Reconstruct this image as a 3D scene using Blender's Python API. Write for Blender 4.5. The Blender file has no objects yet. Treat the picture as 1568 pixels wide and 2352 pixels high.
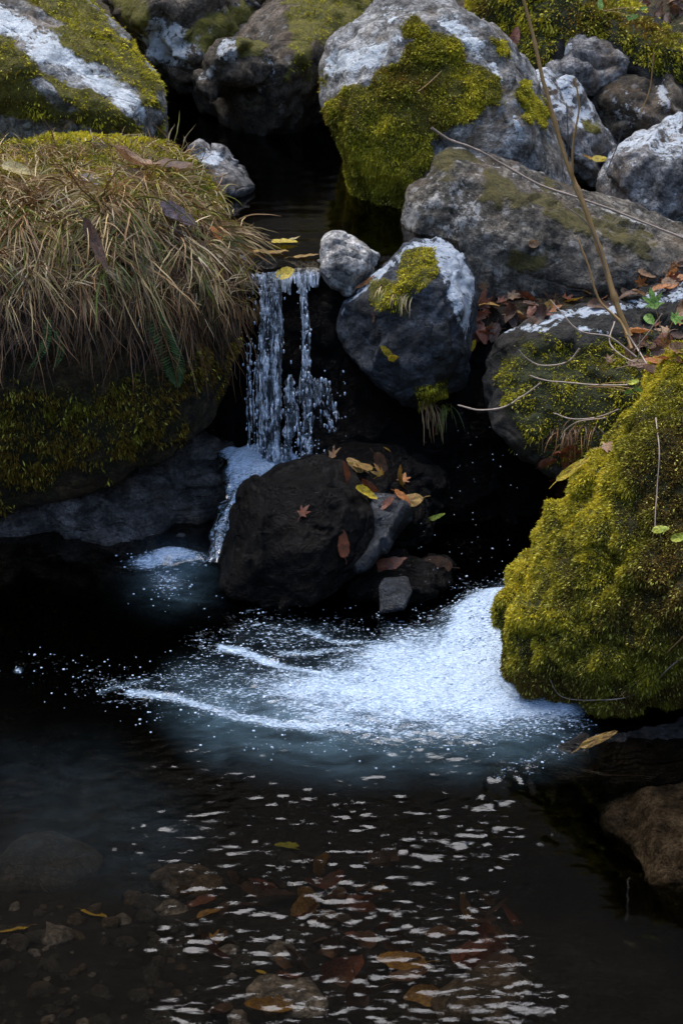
import bpy, bmesh, math, random
import numpy as np
from mathutils import Vector, Matrix
from mathutils.bvhtree import BVHTree

random.seed(7)
RNG = np.random.default_rng(11)
SC = bpy.context.scene
COL = SC.collection

# ------------------------------------------------------------------ camera
CAMZ, PITCH, KPX = 1.8, math.radians(25), math.tan(math.radians(15)) / 1176.0
cd = bpy.data.cameras.new('camera')
cam = bpy.data.objects.new('camera', cd)
COL.objects.link(cam)
cam.location = (0, 0, CAMZ)
cam.rotation_euler = (math.radians(65), 0, 0)
cd.sensor_fit = 'VERTICAL'
cd.sensor_height = 36
cd.lens = 18 / math.tan(math.radians(15))
cd.clip_start = 0.05
cd.clip_end = 500
cd.dof.use_dof = True
cd.dof.focus_distance = 3.75
cd.dof.aperture_fstop = 13.0
SC.camera = cam

# ------------------------------------------------------------------ world, sun, exposure
SUN_EL, SUN_AZ = math.radians(62), math.radians(-28)     # azimuth from +Y towards +X
w = bpy.data.worlds.new('World')
SC.world = w
w.use_nodes = True
wn = w.node_tree.nodes
wl = w.node_tree.links
sky = wn.new('ShaderNodeTexSky')
sky.sky_type = 'NISHITA'
sky.sun_disc = False
sky.sun_elevation = SUN_EL
sky.sun_rotation = SUN_AZ
bg = wn['Background']
bg.inputs['Strength'].default_value = 0.15
wl.new(sky.outputs[0], bg.inputs['Color'])
sl = bpy.data.lights.new('sun', 'SUN')
sl.energy = 1.4
sl.angle = math.radians(58)
sl.color = (1.0, 0.96, 0.91)
sun = bpy.data.objects.new('sun', sl)
COL.objects.link(sun)
sun.rotation_euler = Vector((math.sin(SUN_AZ) * math.cos(SUN_EL), math.cos(SUN_AZ) * math.cos(SUN_EL), math.sin(SUN_EL))).to_track_quat('Z', 'Y').to_euler()
sun.location = (0, 0, 20)
SC.view_settings.view_transform = 'Standard'
SC.view_settings.look = 'None'
SC.view_settings.exposure = 1.9
SC.view_settings.gamma = 1
SC.render.engine = 'CYCLES'
SC.cycles.max_bounces = 6
SC.cycles.diffuse_bounces = 2
SC.cycles.transparent_max_bounces = 12
SC.cycles.caustics_reflective = False
SC.cycles.caustics_refractive = False

# ------------------------------------------------------------------ picture <-> place
CP, SP = math.cos(PITCH), math.sin(PITCH)

def ray(u, v):
    x, y = KPX * (u - 784), KPX * (1176 - v)
    return Vector((x, CP + SP * y, -SP + CP * y))

def at(u, v, Y):
    d = ray(u, v)
    return Vector((0, 0, CAMZ)) + d * (Y / d.y)

def atz(u, v, z):
    d = ray(u, v)
    return Vector((0, 0, CAMZ)) + d * ((z - CAMZ) / d.z)

def proj(P):
    P = np.asarray(P, float)
    q = P - np.array([0, 0, CAMZ])
    dep = q[:, 1] * CP - q[:, 2] * SP
    up = q[:, 1] * SP + q[:, 2] * CP
    dep = np.maximum(dep, 1e-3)
    return 784 + q[:, 0] / dep / KPX, 1176 - up / dep / KPX

# ------------------------------------------------------------------ noise
def _h(ix, iy, iz, s):
    n = (ix.astype(np.int64) * 374761393 + iy.astype(np.int64) * 668265263 + iz.astype(np.int64) * 2147483647 + s * 974634777) & 0xffffffff
    n = ((n ^ (n >> 13)) * 1274126177) & 0xffffffff
    n = ((n ^ (n >> 15)) * 2246822519) & 0xffffffff
    return ((n ^ (n >> 16)) & 0xffffff) / float(0xffffff)

def vn(P, s=0):
    P = np.asarray(P, float)
    f = np.floor(P)
    t = P - f
    t = t * t * t * (t * (t * 6 - 15) + 10)
    ix, iy, iz = f[:, 0].astype(np.int64), f[:, 1].astype(np.int64), f[:, 2].astype(np.int64)
    r = 0
    for dx in (0, 1):
        wx = t[:, 0] if dx else 1 - t[:, 0]
        for dy in (0, 1):
            wy = t[:, 1] if dy else 1 - t[:, 1]
            for dz in (0, 1):
                wz = t[:, 2] if dz else 1 - t[:, 2]
                r = r + wx * wy * wz * _h(ix + dx, iy + dy, iz + dz, s)
    return r * 2 - 1

def fbm(P, s=0, o=4, g=0.5):
    P = np.asarray(P, float)
    a, r, n = 1.0, 0, 0.0
    for i in range(o):
        r = r + a * vn(P * (2.03 ** i) + 17.3 * i, s + i)
        n += a
        a *= g
    return r / n

def ridged(P, s=0, o=4):
    a, r, n = 1.0, 0, 0.0
    for i in range(o):
        r = r + a * (1 - 2 * np.abs(vn(P * (2.03 ** i) + 9.1 * i, s + i)))
        n += a
        a *= 0.5
    return r / n

def facet(P, s=0):
    # stepped distance to scattered points: broken, chipped looking stone
    P = np.asarray(P, float)
    f = np.floor(P).astype(np.int64)
    best = np.full(len(P), 9.0)
    val = np.zeros(len(P))
    for dx in (-1, 0, 1):
        for dy in (-1, 0, 1):
            for dz in (-1, 0, 1):
                c = f + np.array([dx, dy, dz])
                q = np.stack([_h(c[:, 0], c[:, 1], c[:, 2], s + k) for k in range(3)], 1) + c
                d = P - q
                nrm = np.stack([_h(c[:, 0], c[:, 1], c[:, 2], s + 5 + k) for k in range(3)], 1) - 0.5
                dd = (d * d).sum(1)
                m = dd < best
                best = np.where(m, dd, best)
                val = np.where(m, (d * nrm).sum(1) * 1.6 + (_h(c[:, 0], c[:, 1], c[:, 2], s + 9) - 0.5) * 0.6, val)
    return val

def sstep(a, b, x):
    t = np.clip((x - a) / (b - a), 0, 1)
    return t * t * (3 - 2 * t)

def sdf(poly, u, v):
    # signed distance in picture pixels, positive inside
    d = np.full(len(u), 1e9)
    ins = np.zeros(len(u), bool)
    n = len(poly)
    for i in range(n):
        ax, ay = poly[i]
        bx, by = poly[(i + 1) % n]
        ex, ey = bx - ax, by - ay
        wx, wy = u - ax, v - ay
        t = np.clip((wx * ex + wy * ey) / (ex * ex + ey * ey + 1e-9), 0, 1)
        d = np.minimum(d, (wx - ex * t) ** 2 + (wy - ey * t) ** 2)
        c = (ay > v) != (by > v)
        with np.errstate(divide='ignore', invalid='ignore'):
            xx = ax + (v - ay) * ex / (ey if abs(ey) > 1e-9 else 1e-9)
        ins ^= c & (u < xx)
    d = np.sqrt(d)
    return np.where(ins, d, -d)

def lined(path, u, v):
    d = np.full(len(u), 1e9)
    for (ax, ay), (bx, by) in zip(path[:-1], path[1:]):
        ex, ey = bx - ax, by - ay
        t = np.clip(((u - ax) * ex + (v - ay) * ey) / (ex * ex + ey * ey + 1e-9), 0, 1)
        d = np.minimum(d, (u - ax - ex * t) ** 2 + (v - ay - ey * t) ** 2)
    return np.sqrt(d)

# ------------------------------------------------------------------ objects
def tag(o, label=None, cat=None, group=None, kind=None):
    if label: o['label'] = label
    if cat: o['category'] = cat
    if group: o['group'] = group
    if kind: o['kind'] = kind
    return o

def link(name, me, mat, parent=None, origin=None):
    o = bpy.data.objects.new(name, me)
    COL.objects.link(o)
    if mat and not me.materials:
        me.materials.append(mat)
    if origin is not None:
        me.transform(Matrix.Translation(-Vector(origin)))
        o.location = origin
    if parent is not None:
        o.parent = parent
        o.matrix_parent_inverse = Matrix.Identity(4)
        if origin is not None:
            o.location = Vector(origin) - parent.location
        else:
            me.transform(Matrix.Translation(-parent.location))
    return o

def mesh_np(name, V, F, smooth=True, color=None, attr='mask'):
    """V (n,3), F (m,k) array with constant k, or list of arrays"""
    me = bpy.data.meshes.new(name)
    V = np.asarray(V, np.float32)
    Fs = F if isinstance(F, list) else [F]
    Fs = [np.asarray(f, np.int32) for f in Fs if len(f)]
    nl = sum(f.size for f in Fs)
    npoly = sum(len(f) for f in Fs)
    me.vertices.add(len(V))
    me.vertices.foreach_set('co', V.ravel())
    me.loops.add(nl)
    me.loops.foreach_set('vertex_index', np.concatenate([f.ravel() for f in Fs]))
    me.polygons.add(npoly)
    tot = np.concatenate([np.full(len(f), f.shape[1], np.int32) for f in Fs])
    st = np.concatenate([[0], np.cumsum(tot)[:-1]]).astype(np.int32)
    me.polygons.foreach_set('loop_start', st)
    try:
        me.polygons.foreach_set('loop_total', tot)
    except Exception:
        pass
    me.polygons.foreach_set('use_smooth', np.full(npoly, smooth))
    me.update(calc_edges=True)
    if color is not None:
        a = me.attributes.new(attr, 'FLOAT_COLOR', 'POINT')
        c = np.ones((len(V), 4), np.float32)
        c[:, :color.shape[1]] = color
        a.data.foreach_set('color', c.ravel())
    return me

def get_np(me):
    n = len(me.vertices)
    V = np.empty(n * 3, np.float32)
    me.vertices.foreach_get('co', V)
    V = V.reshape(-1, 3).astype(float)
    N = np.empty(n * 3, np.float32)
    me.vertices.foreach_get('normal', N)
    return V, N.reshape(-1, 3).astype(float)

BV = []       # (object, bvh) of everything solid a leaf may lie on

def add_bvh(o, me):
    me.calc_loop_triangles()
    t = np.empty(len(me.loop_triangles) * 3, np.int32)
    me.loop_triangles.foreach_get('vertices', t)
    V, _ = get_np(me)
    V = V + np.array(o.location)
    b = BVHTree.FromPolygons([tuple(p) for p in V], [tuple(x) for x in t.reshape(-1, 3)], all_triangles=True)
    BV.append((o, b))
    return b

def hit(u, v, only=None):
    d = ray(u, v).normalized()
    best = None
    for o, b in BV:
        if only is not None and o not in only: continue
        p, n, i, dist = b.ray_cast(Vector((0, 0, CAMZ)), d)
        if p is not None and (best is None or dist < best[2]):
            best = (p, n, dist, o)
    return best

# ------------------------------------------------------------------ material helper
class NT:
    def __init__(s, name):
        s.m = bpy.data.materials.new(name)
        s.m.use_nodes = True
        s.t = s.m.node_tree
        s.t.nodes.clear()
        s.out = s.t.nodes.new('ShaderNodeOutputMaterial')
    def n(s, typ, **kw):
        nd = s.t.nodes.new('ShaderNode' + typ)
        ins = kw.pop('ins', {})
        for k, v in kw.items(): setattr(nd, k, v)
        for k, v in ins.items(): s.set(nd, k, v)
        return nd
    def set(s, nd, k, v):
        i = nd.inputs[k]
        if isinstance(v, bpy.types.NodeSocket): s.t.links.new(v, i)
        elif isinstance(v, bpy.types.Node): s.t.links.new(v.outputs[0], i)
        else: i.default_value = v
    def math(s, op, a, b=0.5, clamp=False):
        nd = s.n('Math', operation=op, use_clamp=clamp)
        s.set(nd, 0, a); s.set(nd, 1, b)
        return nd.outputs[0]
    def mix(s, f, a, b):
        nd = s.n('Mix', data_type='RGBA')
        s.set(nd, 0, f); s.set(nd, 6, a); s.set(nd, 7, b)
        return nd.outputs[2]
    def mul(s, a, b):
        nd = s.n('Mix', data_type='RGBA', blend_type='MULTIPLY')
        s.set(nd, 0, 1.0); s.set(nd, 6, a); s.set(nd, 7, b)
        return nd.outputs[2]
    def ramp(s, f, stops):
        nd = s.n('ValToRGB')
        e = nd.color_ramp.elements
        while len(e) < len(stops): e.new(0.5)
        for k, (p, c) in enumerate(stops):
            e[k].position = p
            e[k].color = (c, c, c, 1) if isinstance(c, (int, float)) else (*c, 1)
        s.set(nd, 0, f)
        return nd.outputs[0]
    def noise(s, vec, scale, detail=4, rough=0.55, dist=0.0, out=0):
        nd = s.n('TexNoise', ins={'Vector': vec, 'Scale': scale, 'Detail': detail, 'Roughness': rough, 'Distortion': dist})
        return nd.outputs[out]
    def coord(s, scale=None, rot=None):
        tc = s.n('TexCoord').outputs['Object']
        if scale or rot:
            mp = s.n('Mapping', ins={'Vector': tc})
            if scale: mp.inputs['Scale'].default_value = scale
            if rot: mp.inputs['Rotation'].default_value = rot
            return mp.outputs[0]
        return tc
    def done(s, sh):
        s.t.links.new(sh, s.out.inputs['Surface'])
        return s.m

def rgb(r, g, b): return (r, g, b, 1)

def rock_mat(name, dark, light, lich=(0.42, 0.46, 0.48), moss=(0.15, 0.125, 0.012), moss2=(0.06, 0.055, 0.008),
             rough=0.85, bump=0.75, strat=0.0, scale=1.0, spots=0.25, wetdark=0.35):
    t = NT(name)
    co = t.coord()
    at_ = t.n('Attribute', attribute_name='mask')
    sep = t.n('SeparateColor', ins={0: at_.outputs['Color']})
    M, L, W = sep.outputs[0], sep.outputs[1], sep.outputs[2]
    n1 = t.noise(co, 4.5 * scale, 6, 0.62, 0.3)
    n2 = t.noise(co, 27 * scale, 8, 0.72, 0.3)
    n3 = t.noise(co, 130 * scale, 5, 0.72)
    base = t.mix(t.ramp(n1, [(0.36, 0.0), (0.64, 1.0)]), (*dark, 1), (*light, 1))
    base = t.mul(base, t.ramp(n2, [(0.38, 0.22), (0.5, 0.8), (0.64, 1.7)]))
    base = t.mul(base, t.ramp(n3, [(0.38, 0.4), (0.62, 1.45)]))
    # brown iron stain
    n5 = t.noise(co, 7 * scale, 4, 0.6, 0.6)
    base = t.mix(t.math('MULTIPLY', t.ramp(n5, [(0.52, 0.0), (0.66, 1.0)]), 0.45), base, (dark[0] * 1.5, dark[1] * 1.0, dark[2] * 0.5, 1))
    # pale crust lichen: mask plus a broken noise edge
    nl = t.math('ADD', t.math('MULTIPLY', t.noise(co, 17 * scale, 6, 0.7, 0.5), 0.5), t.math('MULTIPLY', t.noise(co, 75 * scale, 6, 0.72, 0.3), 0.5))
    lf = t.math('ADD', t.math('MULTIPLY', L, 0.46), t.math('MULTIPLY', t.math('SUBTRACT', nl, 0.5), 2.1))
    lf = t.ramp(lf, [(0.30, 0.0), (0.37, 1.0)])
    vo = t.n('TexVoronoi', ins={'Vector': co, 'Scale': 26 * scale})
    sp = t.math('MULTIPLY', t.ramp(t.math('ADD', vo.outputs[0], t.math('MULTIPLY', t.math('SUBTRACT', nl, 0.5), 1.2)), [(0.14, 1.0), (0.26, 0.0)]), spots)
    lf = t.math('MAXIMUM', lf, sp)
    lcol = t.mul((*lich, 1), t.ramp(n3, [(0.3, 0.62), (0.7, 1.15)]))
    base = t.mix(lf, base, lcol)
    # moss film
    mf = t.ramp(t.math('ADD', M, t.math('MULTIPLY', t.math('SUBTRACT', t.noise(co, 26, 6, 0.7), 0.5), 1.1)), [(0.38, 0.0), (0.6, 1.0)])
    mcol = t.mix(t.ramp(n2, [(0.35, 0.0), (0.65, 1.0)]), (*moss2, 1), (*moss, 1))
    mcol = t.mul(mcol, t.ramp(n3, [(0.3, 0.4), (0.7, 1.4)]))
    base = t.mix(mf, base, mcol)
    base = t.mix(W, base, t.mul(base, (wetdark, wetdark, wetdark, 1)))
    rg = t.math('ADD', t.math('MULTIPLY', W, -(rough - 0.22)), rough, clamp=True)
    rg = t.math('MAXIMUM', rg, t.math('MULTIPLY', mf, 0.8))
    cr = t.n('TexVoronoi', feature='DISTANCE_TO_EDGE', ins={'Vector': t.n('Mix', data_type='VECTOR', ins={0: 0.12, 4: co, 5: t.noise(co, 6, 3, out=1)}).outputs[1], 'Scale': 5.0 * scale})
    ck = t.n('TexVoronoi', feature='DISTANCE_TO_EDGE', ins={'Vector': t.n('Mix', data_type='VECTOR', ins={0: 0.3, 4: co, 5: t.noise(co, 4, 5, out=1)}).outputs[1], 'Scale': 9.0 * scale})
    b = t.math('ADD', t.math('MULTIPLY', n2, 0.9), t.math('MULTIPLY', n3, 0.45))
    b = t.math('ADD', b, t.math('MULTIPLY', t.ramp(ck.outputs[0], [(0.0, 0.0), (0.015, 1.0)]), 0.15))
    b = t.math('ADD', b, t.math('MULTIPLY', t.ramp(cr.outputs[0], [(0.0, 0.0), (0.03, 1.0)]), 0.25))
    b = t.math('ADD', b, t.math('MULTIPLY', lf, 0.12))
    b = t.math('ADD', b, t.math('MULTIPLY', mf, 0.3))
    if strat:
        sv = t.coord((3, 3, 45), (0.12, 0.1, 0))
        b = t.math('ADD', b, t.math('MULTIPLY', t.noise(sv, 1.0, 5, 0.6, 1.0), strat))
    bp = t.n('Bump', ins={'Strength': bump, 'Distance': 0.02, 'Height': b})
    p = t.n('BsdfPrincipled', ins={'Base Color': base, 'Roughness': rg, 'Normal': bp.outputs[0]})
    p.inputs['Specular IOR Level'].default_value = 0.12 if name == 'wet_rock' else 0.35
    return t.done(p.outputs[0])

MAT = {}
MAT['lichen_rock'] = rock_mat('lichen_rock', (0.13, 0.122, 0.105), (0.33, 0.32, 0.30), lich=(0.60, 0.63, 0.63), spots=0.3)
MAT['back_rock'] = rock_mat('back_rock', (0.045, 0.033, 0.018), (0.13, 0.10, 0.07), lich=(0.42, 0.43, 0.43), spots=0.2)
MAT['grey_rock'] = rock_mat('grey_rock', (0.13, 0.12, 0.11), (0.30, 0.285, 0.27), lich=(0.5, 0.53, 0.55), spots=0.12)
MAT['wedge_rock'] = rock_mat('wedge_rock', (0.06, 0.05, 0.035), (0.21, 0.18, 0.14), lich=(0.40, 0.38, 0.34), spots=0.5, moss=(0.10, 0.08, 0.018), moss2=(0.05, 0.042, 0.012))
MAT['blue_rock'] = rock_mat('blue_rock', (0.026, 0.030, 0.036), (0.07, 0.078, 0.09), lich=(0.42, 0.46, 0.50), spots=0.0)
MAT['dark_rock'] = rock_mat('dark_rock', (0.012, 0.011, 0.008), (0.030, 0.027, 0.021), lich=(0.42, 0.46, 0.5), spots=0.0, moss=(0.03, 0.035, 0.006), moss2=(0.015, 0.018, 0.004))
MAT['wet_rock'] = rock_mat('wet_rock', (0.003, 0.0025, 0.002), (0.012, 0.009, 0.007), lich=(0.2, 0.2, 0.2), rough=0.5, spots=0.0, bump=0.9)
MAT['strata_rock'] = rock_mat('strata_rock', (0.05, 0.043, 0.036), (0.17, 0.15, 0.135), lich=(0.2, 0.2, 0.2), spots=0.0, bump=0.9, strat=1.6)
MAT['white_rock'] = rock_mat('white_rock', (0.30, 0.28, 0.25), (0.58, 0.55, 0.50), lich=(0.6, 0.6, 0.6), spots=0.1)
MAT['soil'] = rock_mat('soil', (0.045, 0.030, 0.012), (0.10, 0.075, 0.030), lich=(0.2, 0.15, 0.1), moss=(0.045, 0.043, 0.006), moss2=(0.018, 0.022, 0.004), spots=0.0, bump=1.0)
MAT['bed'] = rock_mat('bed', (0.02, 0.02, 0.018), (0.075, 0.075, 0.07), lich=(0.15, 0.16, 0.16), spots=0.15, bump=0.8, scale=3)
MAT['underwater_rock'] = rock_mat('underwater_rock', (0.10, 0.082, 0.062), (0.25, 0.21, 0.165), lich=(0.28, 0.24, 0.19), spots=0.1)

def attr_mat(name, rough=0.8, transl=0.0, spec=0.3, bump=0.0):
    t = NT(name)
    a = t.n('Attribute', attribute_name='mask').outputs['Color']
    p = t.n('BsdfPrincipled', ins={'Base Color': a, 'Roughness': rough})
    p.inputs['Specular IOR Level'].default_value = spec
    if transl:
        tr = t.n('BsdfTranslucent', ins={'Color': a})
        mx = t.n('MixShader', ins={0: transl, 1: p.outputs[0], 2: tr.outputs[0]})
        return t.done(mx.outputs[0])
    return t.done(p.outputs[0])

MAT['moss'] = attr_mat('moss', 0.9, 0.25, 0.15)
MAT['grass'] = attr_mat('grass', 0.55, 0.2, 0.4)

# ------------------------------------------------------------------ boulders
def hull_mesh(hulls):
    bm = bmesh.new()
    for pts in hulls:
        b2 = bmesh.new()
        for p in pts: b2.verts.new(p)
        r = bmesh.ops.convex_hull(b2, input=b2.verts)
        junk = [g for g in r['geom_interior'] if isinstance(g, bmesh.types.BMVert)] + [g for g in r['geom_unused'] if isinstance(g, bmesh.types.BMVert)]
        if junk: bmesh.ops.delete(b2, geom=list(set(junk)), context='VERTS')
        m = bpy.data.meshes.new('t')
        b2.to_mesh(m)
        bm.from_mesh(m)
        bpy.data.meshes.remove(m)
        b2.free()
    me = bpy.data.meshes.new('t')
    bm.to_mesh(me)
    bm.free()
    return me

def remesh(me, vox):
    o = bpy.data.objects.new('t', me)
    COL.objects.link(o)
    md = o.modifiers.new('r', 'REMESH')
    md.mode = 'VOXEL'
    md.voxel_size = vox
    dg = bpy.context.evaluated_depsgraph_get()
    r = bpy.data.meshes.new_from_object(o.evaluated_get(dg))
    bpy.data.objects.remove(o)
    bpy.data.meshes.remove(me)
    return r

def smooth_np(me, V, it, lam=0.6):
    E = np.empty(len(me.edges) * 2, np.int32)
    me.edges.foreach_get('vertices', E)
    E = E.reshape(-1, 2)
    n = len(V)
    deg = np.bincount(E.ravel(), minlength=n).astype(float)[:, None]
    for _ in range(it):
        S = np.stack([np.bincount(E[:, 0], V[E[:, 1], k], n) + np.bincount(E[:, 1], V[E[:, 0], k], n) for k in range(3)], 1)
        V = V + lam * (S / np.maximum(deg, 1) - V)
    return V

def setco(me, V):
    me.vertices.foreach_set('co', np.asarray(V, np.float32).ravel())
    me.update()

def rock(name, label, hulls, mat, T=0.5, vox=0.009, sm=5, big=0.02, bigs=4.0, fac=0.02, facs=6.0, fine=0.009,
         moss=None, lichen=None, wet=None, mosstop=0.0, lichtop=0.0, strat=0.0, stratdir=(0.1, 0.15, 1), waterz=None,
         seed=1, cat='rock', kind=None, shrink=0.72, stratf=28, mosstuft=0, tuftlen=0.008, tuftcols=None, custom=None, cuts=12):
    """hulls: list of lists of (u, v, Y[, flag]); every picture point also gets a partner T metres further back"""
    H = []
    for h in hulls:
        a = np.array([p[:3] for p in h], float)
        uc, vc = a[:, 0].mean(), a[:, 1].mean()
        pts = [at(*p[:3]) for p in h]
        bk = [at(uc + (p[0] - uc) * shrink, vc + (p[1] - vc) * shrink, p[2] + T) for p in h]
        H.append(pts + bk)
    me = remesh(hull_mesh(H), vox)
    V, N = get_np(me)
    V = smooth_np(me, V, max(1, sm - 2))
    setco(me, V)
    V, N = get_np(me)
    s = seed * 13
    if big: V = V + N * (fbm(V * bigs + s, s, 4) * big)[:, None]
    if cuts:
        rc = np.random.default_rng(s + 5)
        for _ in range(cuts):
            pn = rc.normal(0, 1, 3) + np.array([0, -0.9, 0.5])
            pn /= np.linalg.norm(pn)
            dd = V @ pn
            hq = np.quantile(dd, rc.uniform(0.955, 0.99))
            V = V - pn * (np.maximum(dd - hq, 0) * 0.85)[:, None]
    if fac: V = V + N * (facet(V * facs + s + 0.35 * fbm(V * 9, s, 2)[:, None], s) * fac * 1.35)[:, None]
    if fac: V = V + N * (facet(V * facs * 2.5 + s + 0.4 * fbm(V * 22, s, 2)[:, None], s + 1) * fac * 0.35)[:, None]
    if strat:
        sd = np.array(stratdir, float)
        sd /= np.linalg.norm(sd)
        hh = (V @ sd) * stratf + 1.2 * fbm(V * 5, s + 3, 3)
        V = V + N * (ridged(np.stack([hh, V[:, 0] * 3, V[:, 1] * 3], 1), s, 3) * strat)[:, None]
    if custom: V = custom(V, N)
    setco(me, V)
    V, N = get_np(me)
    if fine: V = V + N * (fbm(V * 38 + s, s + 7, 4, 0.6) * fine + ridged(V * 14 + s, s + 8, 3) * fine * 0.9)[:, None]
    V = smooth_np(me, V, 1, 0.3)
    setco(me, V)
    V, N = get_np(me)
    u, v = proj(V)
    wob = fbm(V * 14, s + 2, 4, 0.6)
    mk = np.zeros((len(V), 3))
    def region(polys):
        r = np.zeros(len(V))
        for e in polys:
            st, soft, poly = e
            r = np.maximum(r, st * sstep(-soft, soft, sdf(poly, u, v) + wob * soft * 1.8))
        return r
    if moss: mk[:, 0] = region(moss)
    if mosstop: mk[:, 0] = np.maximum(mk[:, 0], mosstop * sstep(0.35, 0.85, N[:, 2] + 0.5 * wob))
    if lichen: mk[:, 1] = region(lichen)
    if lichtop: mk[:, 1] = np.maximum(mk[:, 1], lichtop * sstep(0.25, 0.8, N[:, 2] + 0.4 * wob))
    if wet is not None: mk[:, 2] = region(wet) if isinstance(wet, list) else wet
    if waterz is not None: mk[:, 2] = np.maximum(mk[:, 2], 1 - sstep(waterz + 0.015, waterz + 0.06, V[:, 2] + 0.03 * wob))
    a = me.attributes.new('mask', 'FLOAT_COLOR', 'POINT')
    c = np.ones((len(V), 4), np.float32)
    c[:, :3] = mk
    a.data.foreach_set('color', c.ravel())
    me.polygons.foreach_set('use_smooth', np.ones(len(me.polygons), bool))
    me.name = name
    org = (float(V[:, 0].mean()), float(V[:, 1].mean()), float(V[:, 2].min()))
    o = link(name, me, MAT[mat], origin=org)
    tag(o, label, cat, kind=kind)
    add_bvh(o, me)
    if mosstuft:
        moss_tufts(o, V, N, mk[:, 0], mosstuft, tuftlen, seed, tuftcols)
    return o

MOSSC = [(0.60, 0.50, 0.035), (0.38, 0.33, 0.024), (0.16, 0.16, 0.014), (0.22, 0.13, 0.018), (0.68, 0.60, 0.10)]

def moss_tufts(o, V, N, m, count, ln, seed, cols=None, droop=0.35):
    cols = np.array(cols or MOSSC)
    me = o.data
    # area-uniform sampling over polygons
    A = np.empty(len(me.polygons), np.float32)
    me.polygons.foreach_get('area', A)
    me.calc_loop_triangles()
    T = np.empty(len(me.loop_triangles) * 3, np.int32)
    me.loop_triangles.foreach_get('vertices', T)
    T = T.reshape(-1, 3)
    rng = np.random.default_rng(seed + 100)
    P0, P1, P2 = V[T[:, 0]], V[T[:, 1]], V[T[:, 2]]
    ar = np.linalg.norm(np.cross(P1 - P0, P2 - P0), axis=1)
    mt = m[T].mean(1)
    nt = N[T].mean(1)
    cen = (P0 + P1 + P2) / 3
    tocam = np.array([0, 0, CAMZ]) - cen
    tocam /= np.linalg.norm(tocam, axis=1)[:, None]
    vis = sstep(-0.55, -0.2, (nt * tocam).sum(1))
    uu, vv = proj(cen)
    inf = (uu > -120) & (uu < 1690) & (vv > -120) & (vv < 2400)
    wgt = ar * sstep(0.42, 0.7, mt + 0.25 * fbm(cen * 30, seed, 3)) * (0.08 + vis) * np.where(inf, 1, 0.05)
    if wgt.sum() <= 0: return
    idx = rng.choice(len(T), count, p=wgt / wgt.sum())
    b = rng.random((count, 2))
    fl = b.sum(1) > 1
    b[fl] = 1 - b[fl]
    P = P0[idx] + (P1 - P0)[idx] * b[:, :1] + (P2 - P0)[idx] * b[:, 1:]
    n = nt[idx]
    n /= np.linalg.norm(n, axis=1)[:, None] + 1e-9
    clump = fbm(P * 26, seed + 4, 3)
    c2 = fbm(P * 6, seed + 5, 4)
    K = 3
    P = np.repeat(P, K, 0); n = np.repeat(n, K, 0); clump = np.repeat(clump, K); c2 = np.repeat(c2, K)
    M_ = len(P)
    P = P + rng.normal(0, ln * 0.3, (M_, 3)) + n * (np.maximum(clump, -0.3) * ln * 1.2)[:, None]
    d = n + rng.normal(0, 0.55, (M_, 3)) + np.array([0, 0, -droop])
    d /= np.linalg.norm(d, axis=1)[:, None]
    L = ln * rng.uniform(0.5, 1.5, M_) * (1 + 0.5 * clump)
    side = np.cross(d, rng.normal(0, 1, (M_, 3)))
    side /= np.linalg.norm(side, axis=1)[:, None] + 1e-9
    W = L * rng.uniform(0.09, 0.2, M_)
    a = P - n * (ln * 0.3)
    mid = P + d * (L * 0.5)[:, None]
    tip = P + d * L[:, None] + np.array([0, 0, -1.0]) * (L * 0.25)[:, None]
    VV = np.stack([a, mid + side * W[:, None], tip, mid - side * W[:, None]], 1).reshape(-1, 3)
    FF = np.arange(M_ * 4).reshape(-1, 4)
    pu, pv = proj(P)
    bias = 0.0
    if seed == 28: bias = -0.75 * sstep(-140, 140, sdf([(1370, 1280), (1480, 1080), (1600, 960), (1800, 900), (1800, 1700), (1200, 1700), (1200, 1570), (1290, 1480)], pu, pv)) + 0.18  # lower-right shade put into the tuft colour, along with browner moss there
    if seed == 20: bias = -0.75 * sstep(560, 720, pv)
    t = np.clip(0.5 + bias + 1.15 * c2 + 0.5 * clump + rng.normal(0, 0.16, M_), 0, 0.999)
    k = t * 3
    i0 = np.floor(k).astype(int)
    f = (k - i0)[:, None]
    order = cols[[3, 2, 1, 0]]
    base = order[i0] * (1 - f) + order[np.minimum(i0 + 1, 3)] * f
    hi = (rng.random(M_) < 0.12)[:, None]
    base = np.where(hi, cols[4], base) * rng.uniform(0.6, 1.35, M_)[:, None]
    Cc = np.repeat(base, 4, 0)
    Cc[1::4] *= 0.9
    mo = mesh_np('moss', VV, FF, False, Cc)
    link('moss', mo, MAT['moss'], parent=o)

W1 = [(0, 0), (1, 0), (1, 1), (0, 1)]

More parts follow.
